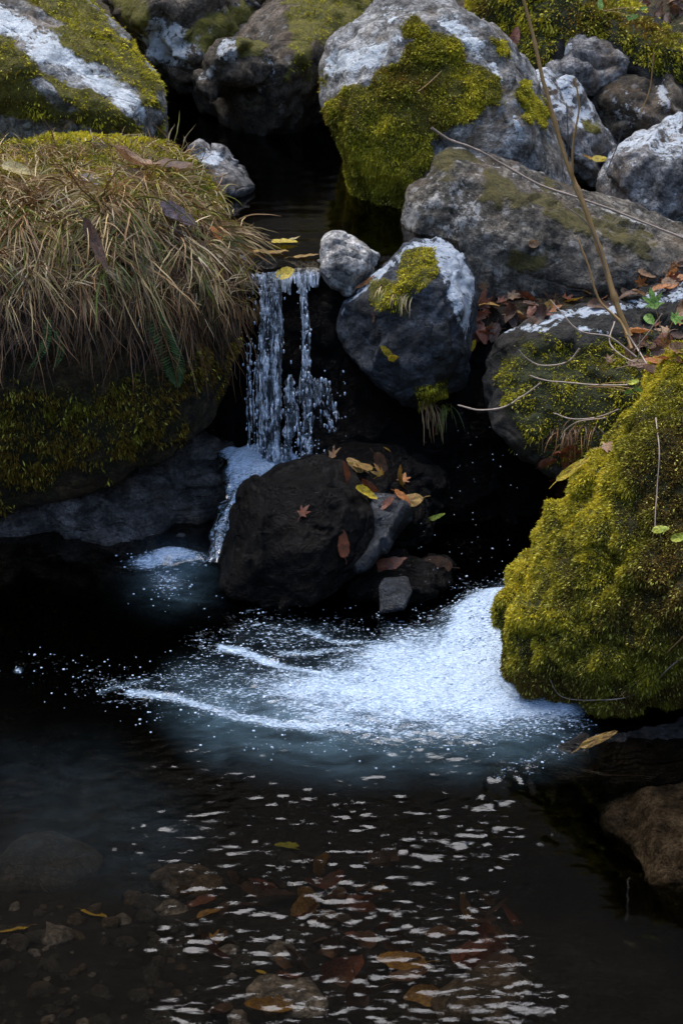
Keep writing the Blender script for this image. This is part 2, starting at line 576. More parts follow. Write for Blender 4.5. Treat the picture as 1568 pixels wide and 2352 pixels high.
# ---- back left slab
left_slab = rock('boulder', 'big slanting grey boulder with pale lichen streaks and olive moss, top left corner',
    [[(-160, 380, 4.42), (200, 380, 4.42), (384, 350, 4.5), (388, 300, 4.56), (366, 190, 4.72), (300, 90, 4.8), (190, -10, 4.88), (60, -90, 4.95), (-160, -90, 4.9),
      (-160, 0, 4.52), (0, 62, 4.48), (90, 158, 4.42), (230, 218, 4.39), (335, 292, 4.4)]],
    'lichen_rock', T=0.9, vox=0.010, big=0.012, fac=0.012, sm=3,
    moss=[(0.95, 18, [(150, -40), (210, 0), (300, 85), (368, 190), (388, 350), (360, 330), (345, 250), (290, 180), (200, 90), (110, 30), (20, -10)]),
          (0.75, 22, [(100, 60), (180, 60), (330, 190), (300, 200), (180, 130)]),
          (0.9, 14, [(-50, 60), (30, 90), (90, 165), (70, 185), (-50, 150)]),
          (0.95, 10, [(90, 165), (230, 222), (335, 300), (330, 318), (200, 262), (140, 225)]),
          (0.8, 22, [(-50, 160), (60, 180), (120, 230), (260, 270), (250, 300), (120, 290), (0, 260), (-50, 230)])],
    lichen=[(1.0, 18, [(-60, -20), (30, 20), (110, 60), (220, 130), (320, 220), (345, 280), (325, 285), (220, 205), (95, 145), (-60, 40)]),
            (0.75, 10, [(120, -20), (180, 10), (260, 70), (330, 160), (300, 150), (200, 60)]), (0.35, 30, [(-60, 240), (240, 290), (380, 330), (380, 380), (-60, 380)])],
    mosstuft=9000, tuftlen=0.007, seed=2)

# ---- background boulders
rock('boulder', 'rough brown boulder with broken white lichen behind the slanting boulder',
    [[(230, -60, 5.6), (600, -60, 5.6), (625, 40, 5.6), (540, 90, 5.45), (480, 150, 5.4), (440, 190, 5.4), (350, 170, 5.45), (300, 60, 5.5), (420, 60, 5.3), (520, 10, 5.35)]],
    'back_rock', T=0.6, vox=0.012, big=0.05, bigs=7, fac=0.04, facs=7, fine=0.01,
    moss=[(0.75, 20, [(230, -40), (330, -40), (360, 60), (300, 80)]), (0.7, 25, [(440, 40), (600, 0), (600, 60), (480, 120), (430, 110)])],
    lichen=[(0.95, 22, [(330, 20), (420, 60), (440, 160), (360, 160), (310, 80)]), (0.8, 22, [(420, 100), (560, -20), (600, -20), (500, 80), (460, 140)])], seed=3)
back_round = rock('boulder', 'large round brown boulder overhanging the dark pool at the back',
    [[(455, 190, 5.3), (520, 110, 5.4), (640, 20, 5.5), (680, -80, 5.6), (900, -80, 5.6), (880, 60, 5.5), (800, 200, 5.3), (770, 270, 5.3), (735, 320, 5.3), (660, 355, 5.2), (560, 325, 5.1), (455, 250, 5.2),
      (620, 180, 5.0), (700, 120, 5.1), (560, 230, 5.02)]],
    'back_rock', T=0.7, vox=0.012, big=0.035, bigs=5, fac=0.02,
    moss=[(0.8, 30, [(640, -60), (900, -60), (860, 40), (740, 90), (720, 200), (660, 180), (650, 40)])],
    lichen=[(0.5, 40, [(540, 110), (650, 60), (640, 240), (560, 230)])],
    wet=[(0.85, 30, [(430, 270), (640, 300), (790, 220), (790, 380), (430, 380)])], seed=4, mosstuft=1500, tuftlen=0.008)
rock('rock', 'small lumpy rock with white lichen perched on the round brown boulder',
    [[(450, 185, 5.1), (500, 120, 5.05), (508, 92, 5.05), (535, 78, 5.05), (620, 95, 5.1), (640, 150, 5.1), (610, 190, 5.05), (540, 160, 4.95), (500, 180, 4.98), (470, 215, 5.05)]],
    'back_rock', T=0.15, vox=0.008, big=0.03, bigs=12, fac=0.02, facs=14,
    lichen=[(1.0, 8, [(500, 110), (515, 90), (545, 95), (550, 125), (530, 140), (505, 135)]), (0.9, 8, [(460, 180), (505, 130), (512, 140), (480, 180)]), (0.7, 10, [(590, 120), (630, 110), (630, 150), (600, 150)])],
    moss=[(0.85, 10, [(545, 85), (620, 90), (600, 130), (555, 130)])], seed=5)
rock('boulder', 'dim brown mossy boulder closing the gap at the top centre',
    [[(600, -160, 6.3), (960, -160, 6.3), (950, 60, 6.2), (800, 140, 6.1), (650, 90, 6.1), (600, -40, 6.2)]],
    'back_rock', T=0.5, vox=0.016, big=0.04, moss=[(0.9, 40, [(600, -160), (960, -160), (940, 60), (700, 40)])], seed=6)

# ---- big mossy boulder in the middle
mossy = rock('boulder', 'tallest mossy boulder in the centre with a grey lichen cap',
    [[(736, 135, 4.62), (746, 92, 4.65), (800, 45, 4.7), (868, 12, 4.75), (905, -40, 4.8), (1015, -20, 4.75), (1095, 42, 4.72), (1150, 75, 4.75), (1205, 135, 4.8),
      (1250, 240, 4.85), (1345, 440, 4.75), (1330, 520, 4.7), (1100, 560, 4.5), (930, 560, 4.5), (840, 540, 4.55), (828, 480, 4.56), (800, 400, 4.55), (785, 330, 4.54), (752, 262, 4.55), (738, 210, 4.58),
      (900, 110, 4.5), (1090, 75, 4.52), (1155, 190, 4.42), (1190, 300, 4.38), (840, 230, 4.42), (820, 330, 4.45), (1000, 400, 4.38), (1230, 430, 4.4)]],
    'lichen_rock', T=0.7, vox=0.009, sm=3, big=0.022, bigs=5, fac=0.012,
    moss=[(1.0, 16, [(755, 215), (850, 190), (880, 150), (905, 130), (930, 105), (1000, 70), (1045, 85), (1080, 140), (1150, 180), (1165, 240), (1100, 265), (1040, 300), (990, 330), (985, 380), (950, 430), (920, 520), (830, 500), (795, 400), (780, 320), (750, 260)]),
          (1.0, 10, [(925, 60), (955, 30), (985, 60), (985, 85), (930, 90)]),
          (0.95, 10, [(1175, 200), (1215, 190), (1260, 260), (1250, 290), (1200, 270)]),
          (0.85, 10, [(1120, 80), (1150, 90), (1170, 130), (1140, 130)]),
          (0.7, 20, [(740, 160), (760, 165), (765, 215), (740, 215)]),
          (0.75, 20, [(790, 400), (960, 430), (900, 560), (820, 540)])],
    lichen=[(0.95, 16, [(745, 175), (755, 130), (850, 90), (930, 80), (900, 130), (860, 150), (800, 165), (770, 190)]),
            (0.85, 16, [(990, 60), (1010, 20), (1090, 50), (1130, 110), (1090, 140), (1050, 90)]),
            (0.9, 10, [(1140, 130), (1160, 200), (1185, 270), (1195, 320), (1160, 240), (1120, 150)]),
            (0.6, 20, [(780, 60), (860, 20), (950, 0), (900, 60)])],
    wet=[(0.9, 30, [(760, 460), (960, 470), (960, 600), (760, 600)])],
    seed=7, mosstuft=95000, tuftlen=0.0062)

def flutes(V, N):
    u, v = proj(V)
    q = (u * 0.86 - v * 0.5 * 0.9) / 17.0
    g = np.abs(np.sin(q * 1.1 + 0.8 * fbm(V * 7, 3, 2)))
    return V + N * ((g - 0.6) * 0.022)[:, None]
rock('rock', 'fluted grey rock with sharp parallel ribs behind the long twig',
    [[(1195, 140, 4.95), (1245, 180, 4.95), (1310, 188, 5.0), (1350, 265, 5.0), (1425, 335, 5.05), (1400, 400, 5.0), (1350, 440, 4.85), (1300, 400, 4.8), (1240, 260, 4.82), (1345, 350, 4.8)]],
    'grey_rock', T=0.35, vox=0.007, sm=3, big=0.015, fac=0.01, custom=flutes, lichtop=0.9,
    moss=[(0.8, 14, [(1330, 270), (1380, 280), (1390, 310), (1340, 310)]), (0.7, 16, [(1200, 160), (1240, 200), (1260, 280), (1220, 250)])], seed=8)

# ---- upper right
ledge = rock('boulder', 'long dark boulder with a thick olive moss cap, top right',
    [[(1040, -90, 5.6), (1250, -90, 5.6), (1400, 10, 5.6), (1540, 95, 5.5), (1750, 190, 5.4), (1750, 330, 5.2), (1560, 300, 5.2), (1480, 230, 5.2), (1400, 130, 5.25), (1260, 130, 5.25), (1180, 190, 5.3), (1090, 110, 5.35), (1250, 30, 5.22), (1400, 70, 5.2), (1540, 140, 5.15)]],
    'dark_rock', T=0.7, vox=0.012, big=0.03, fac=0.02,
    moss=[(1.0, 14, [(1040, -90), (1400, -20), (1560, 90), (1700, 190), (1700, 230), (1540, 190), (1420, 105), (1280, 95), (1240, 160), (1180, 180), (1090, 60)])],
    seed=9, mosstuft=24000, tuftlen=0.011)
rock('boulder', 'pale grey boulder in shade under the mossy ledge, upper right',
    [[(1235, 170, 5.3), (1290, 100, 5.3), (1370, 95, 5.25), (1440, 130, 5.2), (1450, 180, 5.15), (1400, 210, 5.15), (1290, 200, 5.15), (1250, 190, 5.2)]],
    'grey_rock', T=0.3, vox=0.010, big=0.03, fac=0.03, lichen=[(0.9, 14, [(1280, 110), (1310, 100), (1320, 130), (1280, 135)]), (0.9, 12, [(1390, 110), (1430, 130), (1440, 170), (1400, 150)])], seed=10)
rock('boulder', 'shaded brown boulder between the mossy ledge and the grey boulder',
    [[(1330, 230, 5.2), (1400, 170, 5.2), (1480, 190, 5.15), (1560, 200, 5.1), (1600, 300, 5.1), (1560, 360, 5.05), (1430, 370, 5.1), (1350, 300, 5.15), (1480, 260, 5.03)]],
    'back_rock', T=0.35, vox=0.010, big=0.03, fac=0.025, lichen=[(1.0, 14, [(1500, 190), (1530, 180), (1540, 240), (1510, 250)]), (0.5, 20, [(1400, 220), (1460, 200), (1480, 280), (1400, 280)])], seed=11)
grey_right = rock('boulder', 'angular light grey boulder at the right edge beside the fluted rock',
    [[(1358, 405, 4.65), (1385, 360, 4.7), (1425, 335, 4.75), (1490, 300, 4.75), (1545, 268, 4.8), (1750, 270, 4.8), (1750, 560, 4.6), (1568, 560, 4.55), (1440, 500, 4.55), (1370, 450, 4.6), (1560, 320, 4.58), (1440, 380, 4.55), (1470, 440, 4.5)]],
    'grey_rock', T=0.4, vox=0.008, sm=3, big=0.02, fac=0.03, facs=7, lichtop=0.75, lichen=[(0.6, 20, [(1360, 390), (1430, 340), (1460, 360), (1400, 420)])], seed=12)
rock('rock', 'dark little rock at the right edge beneath the mossy ledge',
    [[(1560, 120, 5.5), (1640, 130, 5.5), (1640, 300, 5.3), (1540, 290, 5.3), (1530, 200, 5.4)]], 'dark_rock', T=0.3, vox=0.012, seed=44)

# ---- wedge rock
wedge = rock('boulder', 'long brown wedge-shaped boulder lying under the diagonal twig',
    [[(1000, 348, 4.38), (1055, 333, 4.4), (1120, 362, 4.42), (1250, 425, 4.42), (1400, 482, 4.4), (1568, 545, 4.38), (1720, 575, 4.38), (1720, 700, 4.2), (1440, 690, 4.12), (1100, 690, 4.12), (1010, 640, 4.15), (918, 560, 4.22), (912, 505, 4.27), (938, 440, 4.32), (980, 382, 4.35),
      (1040, 400, 4.25), (1200, 480, 4.2), (1420, 580, 4.15), (1000, 540, 4.15)]],
    'wedge_rock', T=0.45, vox=0.008, sm=3, big=0.016, fac=0.012,
    moss=[(0.95, 30, [(1010, 350), (1080, 350), (1060, 400), (1010, 400)]), (1.0, 36, [(1120, 380), (1300, 450), (1500, 540), (1480, 580), (1300, 520), (1120, 440)]), (0.9, 30, [(1180, 560), (1250, 570), (1240, 630), (1180, 630)])],
    lichen=[(0.9, 18, [(930, 470), (1000, 440), (1020, 480), (960, 520), (920, 520)]), (0.55, 50, [(920, 560), (1000, 400), (1180, 470), (1180, 640), (1000, 640)]), (0.8, 7, [(1000, 345), (1060, 335), (1130, 365), (1260, 430), (1500, 515), (1500, 525), (1250, 445), (1120, 380), (1050, 348)])],
    wet=[(0.6, 30, [(1300, 560), (1700, 590), (1700, 720), (1250, 720)])], seed=13)

# ---- pointed rock by the fall
pointed = rock('boulder', 'pointed blue-grey rock standing right of the waterfall with a rough pale edge',
    [[(770, 745, 3.93), (792, 700, 3.95), (850, 640, 3.97), (900, 592, 3.98), (952, 540, 4.0), (1005, 528, 4.02), (1050, 572, 4.0), (1090, 640, 3.98), (1088, 740, 3.95), (1068, 800, 3.92), (1064, 885, 3.88), (985, 945, 3.82), (930, 925, 3.82), (850, 850, 3.85), (790, 800, 3.9),
      (965, 575, 3.93), (1010, 620, 3.88), (1045, 720, 3.83), (1055, 820, 3.8), (850, 720, 3.84), (930, 700, 3.8)]],
    'blue_rock', T=0.28, vox=0.006, sm=3, big=0.012, fac=0.012,
    moss=[(0.95, 12, [(930, 580), (990, 570), (1005, 640), (960, 660), (925, 630)]), (0.62, 22, [(860, 650), (940, 650), (930, 720), (860, 700)]), (0.85, 14, [(950, 890), (1020, 870), (1040, 930), (960, 945)])],
    lichen=[(1.0, 9, [(1000, 535), (1050, 570), (1090, 640), (1085, 740), (1070, 790), (1040, 720), (1020, 650), (1000, 600), (960, 570), (965, 540)]),
            (0.95, 6, [(770, 745), (790, 695), (850, 635), (900, 595), (905, 610), (850, 655), (800, 705), (780, 745)]),
            (0.8, 8, [(900, 590), (955, 540), (975, 560), (920, 600)])],
    wet=[(0.55, 40, [(760, 780), (1080, 760), (1080, 960), (760, 960)])], seed=14, mosstuft=2600, tuftlen=0.006)
rock('rock', 'pale cracked stone on the lip of the fall',
    [[(738, 590, 3.98), (746, 535, 4.01), (775, 524, 4.02), (802, 540, 4.03), (876, 590, 4.02), (850, 650, 3.98), (800, 682, 3.95), (738, 630, 3.96), (800, 600, 3.93)]],
    'white_rock', T=0.12, vox=0.0045, sm=3, big=0.006, bigs=12, fac=0.01, facs=14, wet=[(0.7, 14, [(730, 600), (790, 625), (880, 600), (880, 700), (730, 700)])], seed=15)
rock('rock', 'small brown stone tucked behind the pale cracked stone',
    [[(850, 600, 4.22), (885, 580, 4.25), (920, 600, 4.2), (900, 630, 4.15), (850, 640, 4.15)]], 'wet_rock', T=0.08, vox=0.005, big=0.008, seed=16)
rock('rock', 'rounded white-topped stone beside the grass at the back pool',
    [[(445, 375, 4.62), (455, 350, 4.65), (490, 345, 4.67), (520, 365, 4.66), (575, 410, 4.62), (580, 450, 4.55), (500, 475, 4.5), (440, 440, 4.52), (520, 410, 4.52)]],
    'grey_rock', T=0.18, vox=0.006, sm=3, big=0.01, lichen=[(1.1, 8, [(445, 370), (455, 345), (500, 345), (520, 370), (500, 380), (460, 375)])],
    wet=[(0.85, 15, [(430, 395), (600, 390), (600, 500), (430, 500)])], moss=[(0.6, 15, [(440, 390), (520, 400), (500, 470), (440, 450)])], seed=17)

# ---- ledge behind and under the fall
lip = rock('rock_ledge', 'dark wet rock ledge the waterfall drops over',
    [[(500, 590, 4.06), (560, 600, 4.03), (700, 618, 4.02), (800, 650, 4.02), (1130, 700, 4.05), (1260, 900, 4.0), (1260, 1380, 3.75), (900, 1380, 3.72), (780, 1100, 3.93), (560, 1100, 3.95), (480, 1150, 3.97), (470, 800, 4.02)]],
    'wet_rock', T=0.35, vox=0.009, big=0.018, bigs=7, fac=0.02, facs=9, wet=0.9, cat='rock ledge', cuts=0, seed=18)
rock('rock', 'grey wet stone edging the left side of the fall lip',
    [[(500, 585, 4.0), (530, 575, 4.02), (560, 600, 4.02), (600, 640, 3.98), (590, 670, 3.95), (540, 660, 3.95), (505, 620, 3.97)]], 'grey_rock', T=0.1, vox=0.005, big=0.008, wet=0.5, seed=19)

# ---- grass mound
mound = rock('boulder', 'large overhanging boulder under hanging dry grass, left side',
    [[(-160, 420, 3.95), (-160, 360, 4.1), (60, 345, 4.15), (200, 330, 4.2), (330, 335, 4.2), (430, 362, 4.18), (485, 410, 4.12), (508, 490, 4.06), (535, 640, 3.98), (552, 720, 3.95), (545, 790, 3.94), (520, 890, 3.93), (470, 980, 3.88), (350, 1065, 3.80), (200, 1135, 3.76), (-160, 1195, 3.74),
      (-160, 600, 3.68), (60, 520, 3.75), (250, 480, 3.8), (400, 500, 3.85), (480, 620, 3.8), (400, 760, 3.72), (200, 760, 3.66), (-100, 800, 3.6), (300, 930, 3.74), (0, 1000, 3.68)]],
    'soil', T=0.5, vox=0.009, sm=8, big=0.03, bigs=5, fac=0.012, fine=0.006,
    moss=[(0.95, 25, [(-160, 240), (430, 250), (500, 420), (500, 520), (300, 480), (-160, 520)]), (0.6, 50, [(-160, 900), (200, 880), (450, 800), (560, 780), (520, 900), (350, 1060), (-160, 1190)])],
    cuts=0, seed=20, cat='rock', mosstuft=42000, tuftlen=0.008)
strata = rock('rock_ledge', 'dark layered rock shelf at the waterline beneath the grassy boulder',
    [[(-160, 1120, 3.82), (200, 1080, 3.85), (380, 1020, 3.9), (480, 990, 3.95), (525, 1040, 3.95), (510, 1120, 3.92), (490, 1220, 3.82), (450, 1275, 3.74), (300, 1275, 3.7), (100, 1275, 3.7), (-160, 1275, 3.7), (440, 1330, 3.72), (-160, 1330, 3.68)]],
    'strata_rock', T=0.4, vox=0.008, sm=3, big=0.02, fac=0.035, facs=9, fine=0.008, strat=0.028, stratf=26, wet=0.15, cat='rock ledge', cuts=0, seed=21)

# ---- dark boulder in front
front = rock('boulder', 'dark wet rounded boulder standing in the pool with leaves on top',
    [[(505, 1290, 3.52), (525, 1200, 3.54), (570, 1120, 3.56), (640, 1072, 3.58), (720, 1046, 3.6), (790, 1060, 3.6), (830, 1130, 3.55), (850, 1180, 3.5), (855, 1260, 3.46), (820, 1320, 3.44), (780, 1365, 3.4), (700, 1400, 3.36), (600, 1390, 3.38), (520, 1370, 3.42),
      (640, 1150, 3.45), (740, 1120, 3.46), (690, 1300, 3.38), (800, 1220, 3.43)]],
    'wet_rock', T=0.25, vox=0.0055, sm=4, big=0.012, bigs=6, fac=0.022, facs=5, fine=0.006, strat=0.003, stratf=60, stratdir=(1, 0.2, 0.1), wet=0.3, cuts=9, seed=22)
rock('rock', 'blue-grey wet stone face right of the dark boulder below the fallen leaves',
    [[(815, 1150, 3.55), (880, 1155, 3.56), (945, 1160, 3.55), (900, 1215, 3.5), (860, 1275, 3.44), (830, 1310, 3.42), (800, 1250, 3.45), (870, 1180, 3.5)]],
    'blue_rock', T=0.15, vox=0.005, big=0.01, wet=0.75, cuts=3, fine=0.002, seed=23)
back_wet = rock('rock', 'glossy dark wet rock behind the fallen leaves',
    [[(730, 1050, 3.75), (800, 1020, 3.82), (900, 1010, 3.84), (1000, 1060, 3.8), (1030, 1150, 3.7), (1000, 1250, 3.6), (880, 1290, 3.55), (800, 1200, 3.62), (900, 1120, 3.62)]],
    'wet_rock', T=0.2, vox=0.006, big=0.022, bigs=9, fac=0.02, facs=12, wet=1.0, seed=24)
rock('rock', 'small dark smooth stone at the waterline',
    [[(868, 1345, 3.4), (880, 1325, 3.42), (940, 1322, 3.42), (948, 1360, 3.38), (940, 1400, 3.34), (870, 1410, 3.34), (905, 1350, 3.37)]],
    'blue_rock', T=0.1, vox=0.004, sm=10, big=0.008, bigs=12, fac=0.002, fine=0.001, cuts=2, wet=0.95, seed=25)
rock('rock', 'brown sodden rock holding wet leaves beside the smooth stone',
    [[(800, 1320, 3.46), (900, 1285, 3.5), (1040, 1280, 3.5), (1050, 1340, 3.46), (960, 1380, 3.4), (820, 1380, 3.4)]],
    'wet_rock', T=0.15, vox=0.006, big=0.015, wet=0.8, seed=26)

# ---- right side
right_dark = rock('boulder', 'dark green mossy boulder with a pale wavy top edge, right side',
    [[(1098, 830, 3.86), (1120, 780, 3.9), (1150, 758, 3.92), (1250, 752, 3.93), (1300, 720, 3.95), (1420, 708, 3.96), (1568, 650, 3.98), (1750, 640, 3.98), (1750, 1000, 3.6), (1500, 1150, 3.55), (1260, 1110, 3.62), (1190, 1060, 3.65), (1120, 950, 3.74), (1100, 880, 3.8),
      (1180, 782, 3.84), (1300, 765, 3.84), (1450, 738, 3.86), (1250, 950, 3.66)]],
    'dark_rock', T=0.4, vox=0.007, sm=3, big=0.018, bigs=6, fac=0.014,
    moss=[(0.8, 40, [(1120, 800), (1500, 760), (1500, 1100), (1250, 1080), (1150, 950)])],
    lichen=[(0.85, 6, [(1110, 790), (1150, 750), (1235, 742), (1300, 708), (1420, 698), (1568, 640), (1700, 620), (1700, 665), (1440, 716), (1390, 725), (1300, 730), (1250, 762), (1200, 758), (1150, 764)]),
            (0.9, 5, [(1330, 745), (1400, 760), (1400, 772), (1320, 758)])], seed=27, mosstuft=7000, tuftlen=0.006,
    )
def hang(V, N):
    return V
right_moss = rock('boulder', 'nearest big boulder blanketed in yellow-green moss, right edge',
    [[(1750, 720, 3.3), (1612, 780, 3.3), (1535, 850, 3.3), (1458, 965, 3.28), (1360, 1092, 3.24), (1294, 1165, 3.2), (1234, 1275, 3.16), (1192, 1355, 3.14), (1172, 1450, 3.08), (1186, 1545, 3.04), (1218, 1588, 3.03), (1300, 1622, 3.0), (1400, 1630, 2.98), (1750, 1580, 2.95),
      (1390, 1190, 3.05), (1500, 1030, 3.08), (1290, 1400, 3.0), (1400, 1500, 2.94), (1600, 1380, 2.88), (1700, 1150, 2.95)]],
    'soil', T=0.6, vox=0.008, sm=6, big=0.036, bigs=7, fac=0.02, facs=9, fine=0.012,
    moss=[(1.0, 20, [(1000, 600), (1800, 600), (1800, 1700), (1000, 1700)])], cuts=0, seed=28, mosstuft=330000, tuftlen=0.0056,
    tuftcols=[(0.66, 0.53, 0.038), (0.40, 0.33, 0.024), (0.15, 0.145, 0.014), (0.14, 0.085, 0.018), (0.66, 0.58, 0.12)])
rock('rock', 'sunken dark rock slab at the foot of the moss blanketed boulder',
    [[(a_, b_, atz(a_, b_, z_).y) for a_, b_, z_ in [(1150, 1812, -.06), (1262, 1735, -.005), (1400, 1662, .03), (1750, 1610, .05), (1750, 1740, -.02), (1500, 1790, -.05), (1300, 1860, -.10)]]],
    'strata_rock', T=0.25, vox=0.007, big=0.012, wet=0.9, seed=29)

# ------------------------------------------------------------------ ground: stream bed, banks, unseen gorge sides shaped for the light
def axis(lo, a, b, hi, fine, n):
    k = np.linspace(0, 1, n) ** 2.2
    return np.concatenate([(a - (a - lo) * k[1:])[::-1], np.arange(a, b, fine), b + (hi - b) * k])

def grid(xs, ys):
    X, Y = np.meshgrid(xs, ys, indexing='ij')
    nx, ny = len(xs), len(ys)
    i = np.arange(nx * ny).reshape(nx, ny)
    F = np.stack([i[:-1, :-1].ravel(), i[1:, :-1].ravel(), i[1:, 1:].ravel(), i[:-1, 1:].ravel()], 1)
    return X.ravel(), Y.ravel(), F

X, Y, F = grid(axis(-45, -1.3, 1.4, 45, 0.025, 45), axis(-30, 1.7, 6.8, 60, 0.025, 45))
P3 = np.stack([X, Y, np.zeros_like(X)], 1)
n1 = fbm(P3 * 2.2, 41, 4)
n2 = fbm(P3 * 9, 42, 4)
Z = -0.36 + 0.20 * sstep(3.1, 2.1, Y) + 0.05 * n1
Z = np.where(True, Z + sstep(0.4, 0.75, X) * sstep(2.9, 3.3, Y) * 0.3, Z)
step = sstep(3.86, 4.06, Y)
Z = Z * (1 - step) + (0.40 + 0.02 * n1) * step
Z += sstep(5.3, 6.3, Y) * 0.24
side = sstep(0.8, 1.6, np.abs(X)) * 0.5
Z += side * (Y > 0)
d = np.maximum(np.maximum(np.abs(X) - 2.2, 0), 0)
d2 = np.maximum(Y - 6.6, 0)
d3 = np.maximum(-Y - 3.0, 0)
rise = np.sqrt((d * 1.15) ** 2 + (d2 * 1.35) ** 2 + (d3 * 0.35) ** 2)  # slopes out of view, steepness set for sky light, pool reflections and fill
Z += rise * (1 + 0.12 * fbm(P3 * 0.35, 43, 3)) + 0.012 * n2
Z = np.minimum(Z, 22 + 1.5 * fbm(P3 * 0.3, 44, 3))
mk = np.zeros((len(X), 3))
mk[:, 0] = sstep(0.0, 0.5, fbm(P3 * 3, 45, 4)) * (Z > 0.42) * 0.8
mk[:, 2] = sstep(0.50, 0.40, Z)
gm = mesh_np('ground', np.stack([X, Y, Z], 1), F, True, mk)
ground = link('ground', gm, MAT['soil'])
tag(ground, kind='structure', label='dark stream bed and banks of wet earth, with unseen gorge sides shaped to limit sky light')
gm.materials.append(MAT['bed'])
mi = ((Z[F].mean(1) < 0.05)).astype(np.int32)
gm.polygons.foreach_set('material_index', mi)
add_bvh(ground, gm)

# ------------------------------------------------------------------ water
def water_mat(name, tint, rough=0.03, milk=(0.10, 0.17, 0.21), foam=(0.42, 0.52, 0.63)):
    t = NT(name)
    co = t.coord()
    at_ = t.n('Attribute', attribute_name='mask')
    sep = t.n('SeparateColor', ins={0: at_.outputs['Color']})
    FO, MI, RP = sep.outputs[0], sep.outputs[1], sep.outputs[2]
    st = t.coord((0.7, 1.5, 1.0))
    h1 = t.noise(st, 190, 2, 0.6)
    h2 = t.noise(st, 62, 3, 0.6, 0.4)
    h3 = t.noise(st, 17, 4, 0.6, 0.8)
    nn = t.math('ADD', t.math('ADD', t.math('MULTIPLY', h1, 0.50), t.math('MULTIPLY', h2, 0.30)), t.math('MULTIPLY', h3, 0.20))
    nn = t.math('MULTIPLY', t.math('SUBTRACT', nn, 0.5), 4.6)
    f = t.math('ADD', nn, t.math('SUBTRACT', t.math('MULTIPLY', FO, 2.0), 1.0))
    f = t.ramp(f, [(0.0, 0.0), (0.3, 0.5), (0.75, 1.0)])
    f = t.math('MULTIPLY', f, t.ramp(FO, [(0.02, 0.0), (0.12, 1.0)]))
    bh = t.math('ADD', h1, t.math('MULTIPLY', h2, 1.2))
    bf = t.n('Bump', ins={'Strength': 0.9, 'Distance': 0.006, 'Height': bh})
    bw = t.n('Bump', ins={'Strength': t.math('MULTIPLY', RP, 0.5), 'Distance': 0.002, 'Height': h2})
    fo = t.n('BsdfPrincipled', ins={'Base Color': t.mul((*foam, 1), t.ramp(h1, [(0.3, 0.6), (0.65, 1.15)])), 'Roughness': 0.25, 'Normal': bf.outputs[0]})
    fo.inputs['Specular IOR Level'].default_value = 0.8
    gl = t.n('BsdfGlossy', ins={'Color': (1, 1, 1, 1), 'Roughness': rough, 'Normal': bw.outputs[0]})
    tr = t.n('BsdfTransparent', ins={'Color': (*tint, 1)})
    mcol = t.mix(t.ramp(FO, [(0.35, 0.0), (0.95, 1.0)]), t.mul((*milk, 1), t.ramp(h3, [(0.3, 0.5), (0.7, 1.2)])), (foam[0] * 0.72, foam[1] * 0.76, foam[2] * 0.8, 1))
    mk_ = t.n('BsdfDiffuse', ins={'Color': mcol})
    und = t.n('MixShader', ins={0: t.math('MULTIPLY', MI, t.ramp(h3, [(0.25, 0.55), (0.6, 1.0)])), 1: tr.outputs[0], 2: mk_.outputs[0]})
    fr = t.n('Fresnel', ins={'IOR': 1.33, 'Normal': bw.outputs[0]})
    wa = t.n('MixShader', ins={0: fr.outputs[0], 1: und.outputs[0], 2: gl.outputs[0]})
    mx = t.n('MixShader', ins={0: f, 1: wa.outputs[0], 2: fo.outputs[0]})
    return t.done(mx.outputs[0])

MAT['pool_water'] = water_mat('pool_water', (0.45, 0.40, 0.33))
MAT['upper_water'] = water_mat('upper_water', (0.25, 0.22, 0.17))

X, Y, F = grid(axis(-3.0, -0.86, 0.86, 3.0, 0.0042, 24), axis(-3.0, 2.0, 3.86, 3.94, 0.0042, 10))
P3 = np.stack([X, Y, np.zeros_like(X)], 1)
u, v = proj(P3)
w1 = fbm(P3 * [14, 14, 1], 51, 3) * 26
uw, vw = u + w1, v + w1 * 0.5
foam = np.zeros_like(X)
core = [(1320, 1380), (1150, 1362), (1070, 1395), (1010, 1440), (880, 1455), (800, 1510), (640, 1540), (560, 1560), (620, 1620), (700, 1660), (860, 1690), (1040, 1695), (1200, 1680), (1320, 1660)]
foam = np.maximum(foam, 0.95 * sstep(-150, 150, sdf(core, uw, vw)))
hot = [(1330, 1375), (1150, 1372), (1070, 1400), (1020, 1470), (960, 1530), (880, 1580), (900, 1630), (1100, 1660), (1330, 1640)]
foam = np.maximum(foam, 1.15 * sstep(-70, 60, sdf(hot, uw, vw)))
def streak(path, wd, st):
    global foam
    wd = wd * 1.25; st = st * 0.82
    foam = np.maximum(foam, st * np.exp(-(lined(path, u + w1 * 0.5, v + w1 * 0.3) / wd) ** 2))
streak([(505, 1488), (560, 1500), (640, 1530), (800, 1565), (950, 1580)], 13, 0.85)
streak([(235, 1592), (300, 1568), (340, 1562)], 11, 0.62)
streak([(300, 1590), (400, 1600), (520, 1640), (650, 1665), (850, 1680)], 14, 0.8)
streak([(640, 1500), (760, 1495), (900, 1500)], 12, 0.7)
streak([(700, 1450), (780, 1475), (900, 1480), (1000, 1500)], 11, 0.72)
streak([(560, 1410), (620, 1425), (720, 1420), (760, 1430)], 12, 0.42)
foam = np.maximum(foam, 0.85 * np.exp(-(((uw - 375) / 120) ** 2 + ((vw - 1290) / 24) ** 2)))
foam = np.maximum(foam, 0.5 * np.exp(-(((uw - 380) / 85) ** 2 + ((vw - 1335) / 50) ** 2)))
foam = np.maximum(foam, 0.42 * sstep(-60, 80, sdf([(100, 1560), (400, 1480), (520, 1380), (700, 1370), (1000, 1420), (1000, 1600), (600, 1700), (250, 1640)], uw, vw)))
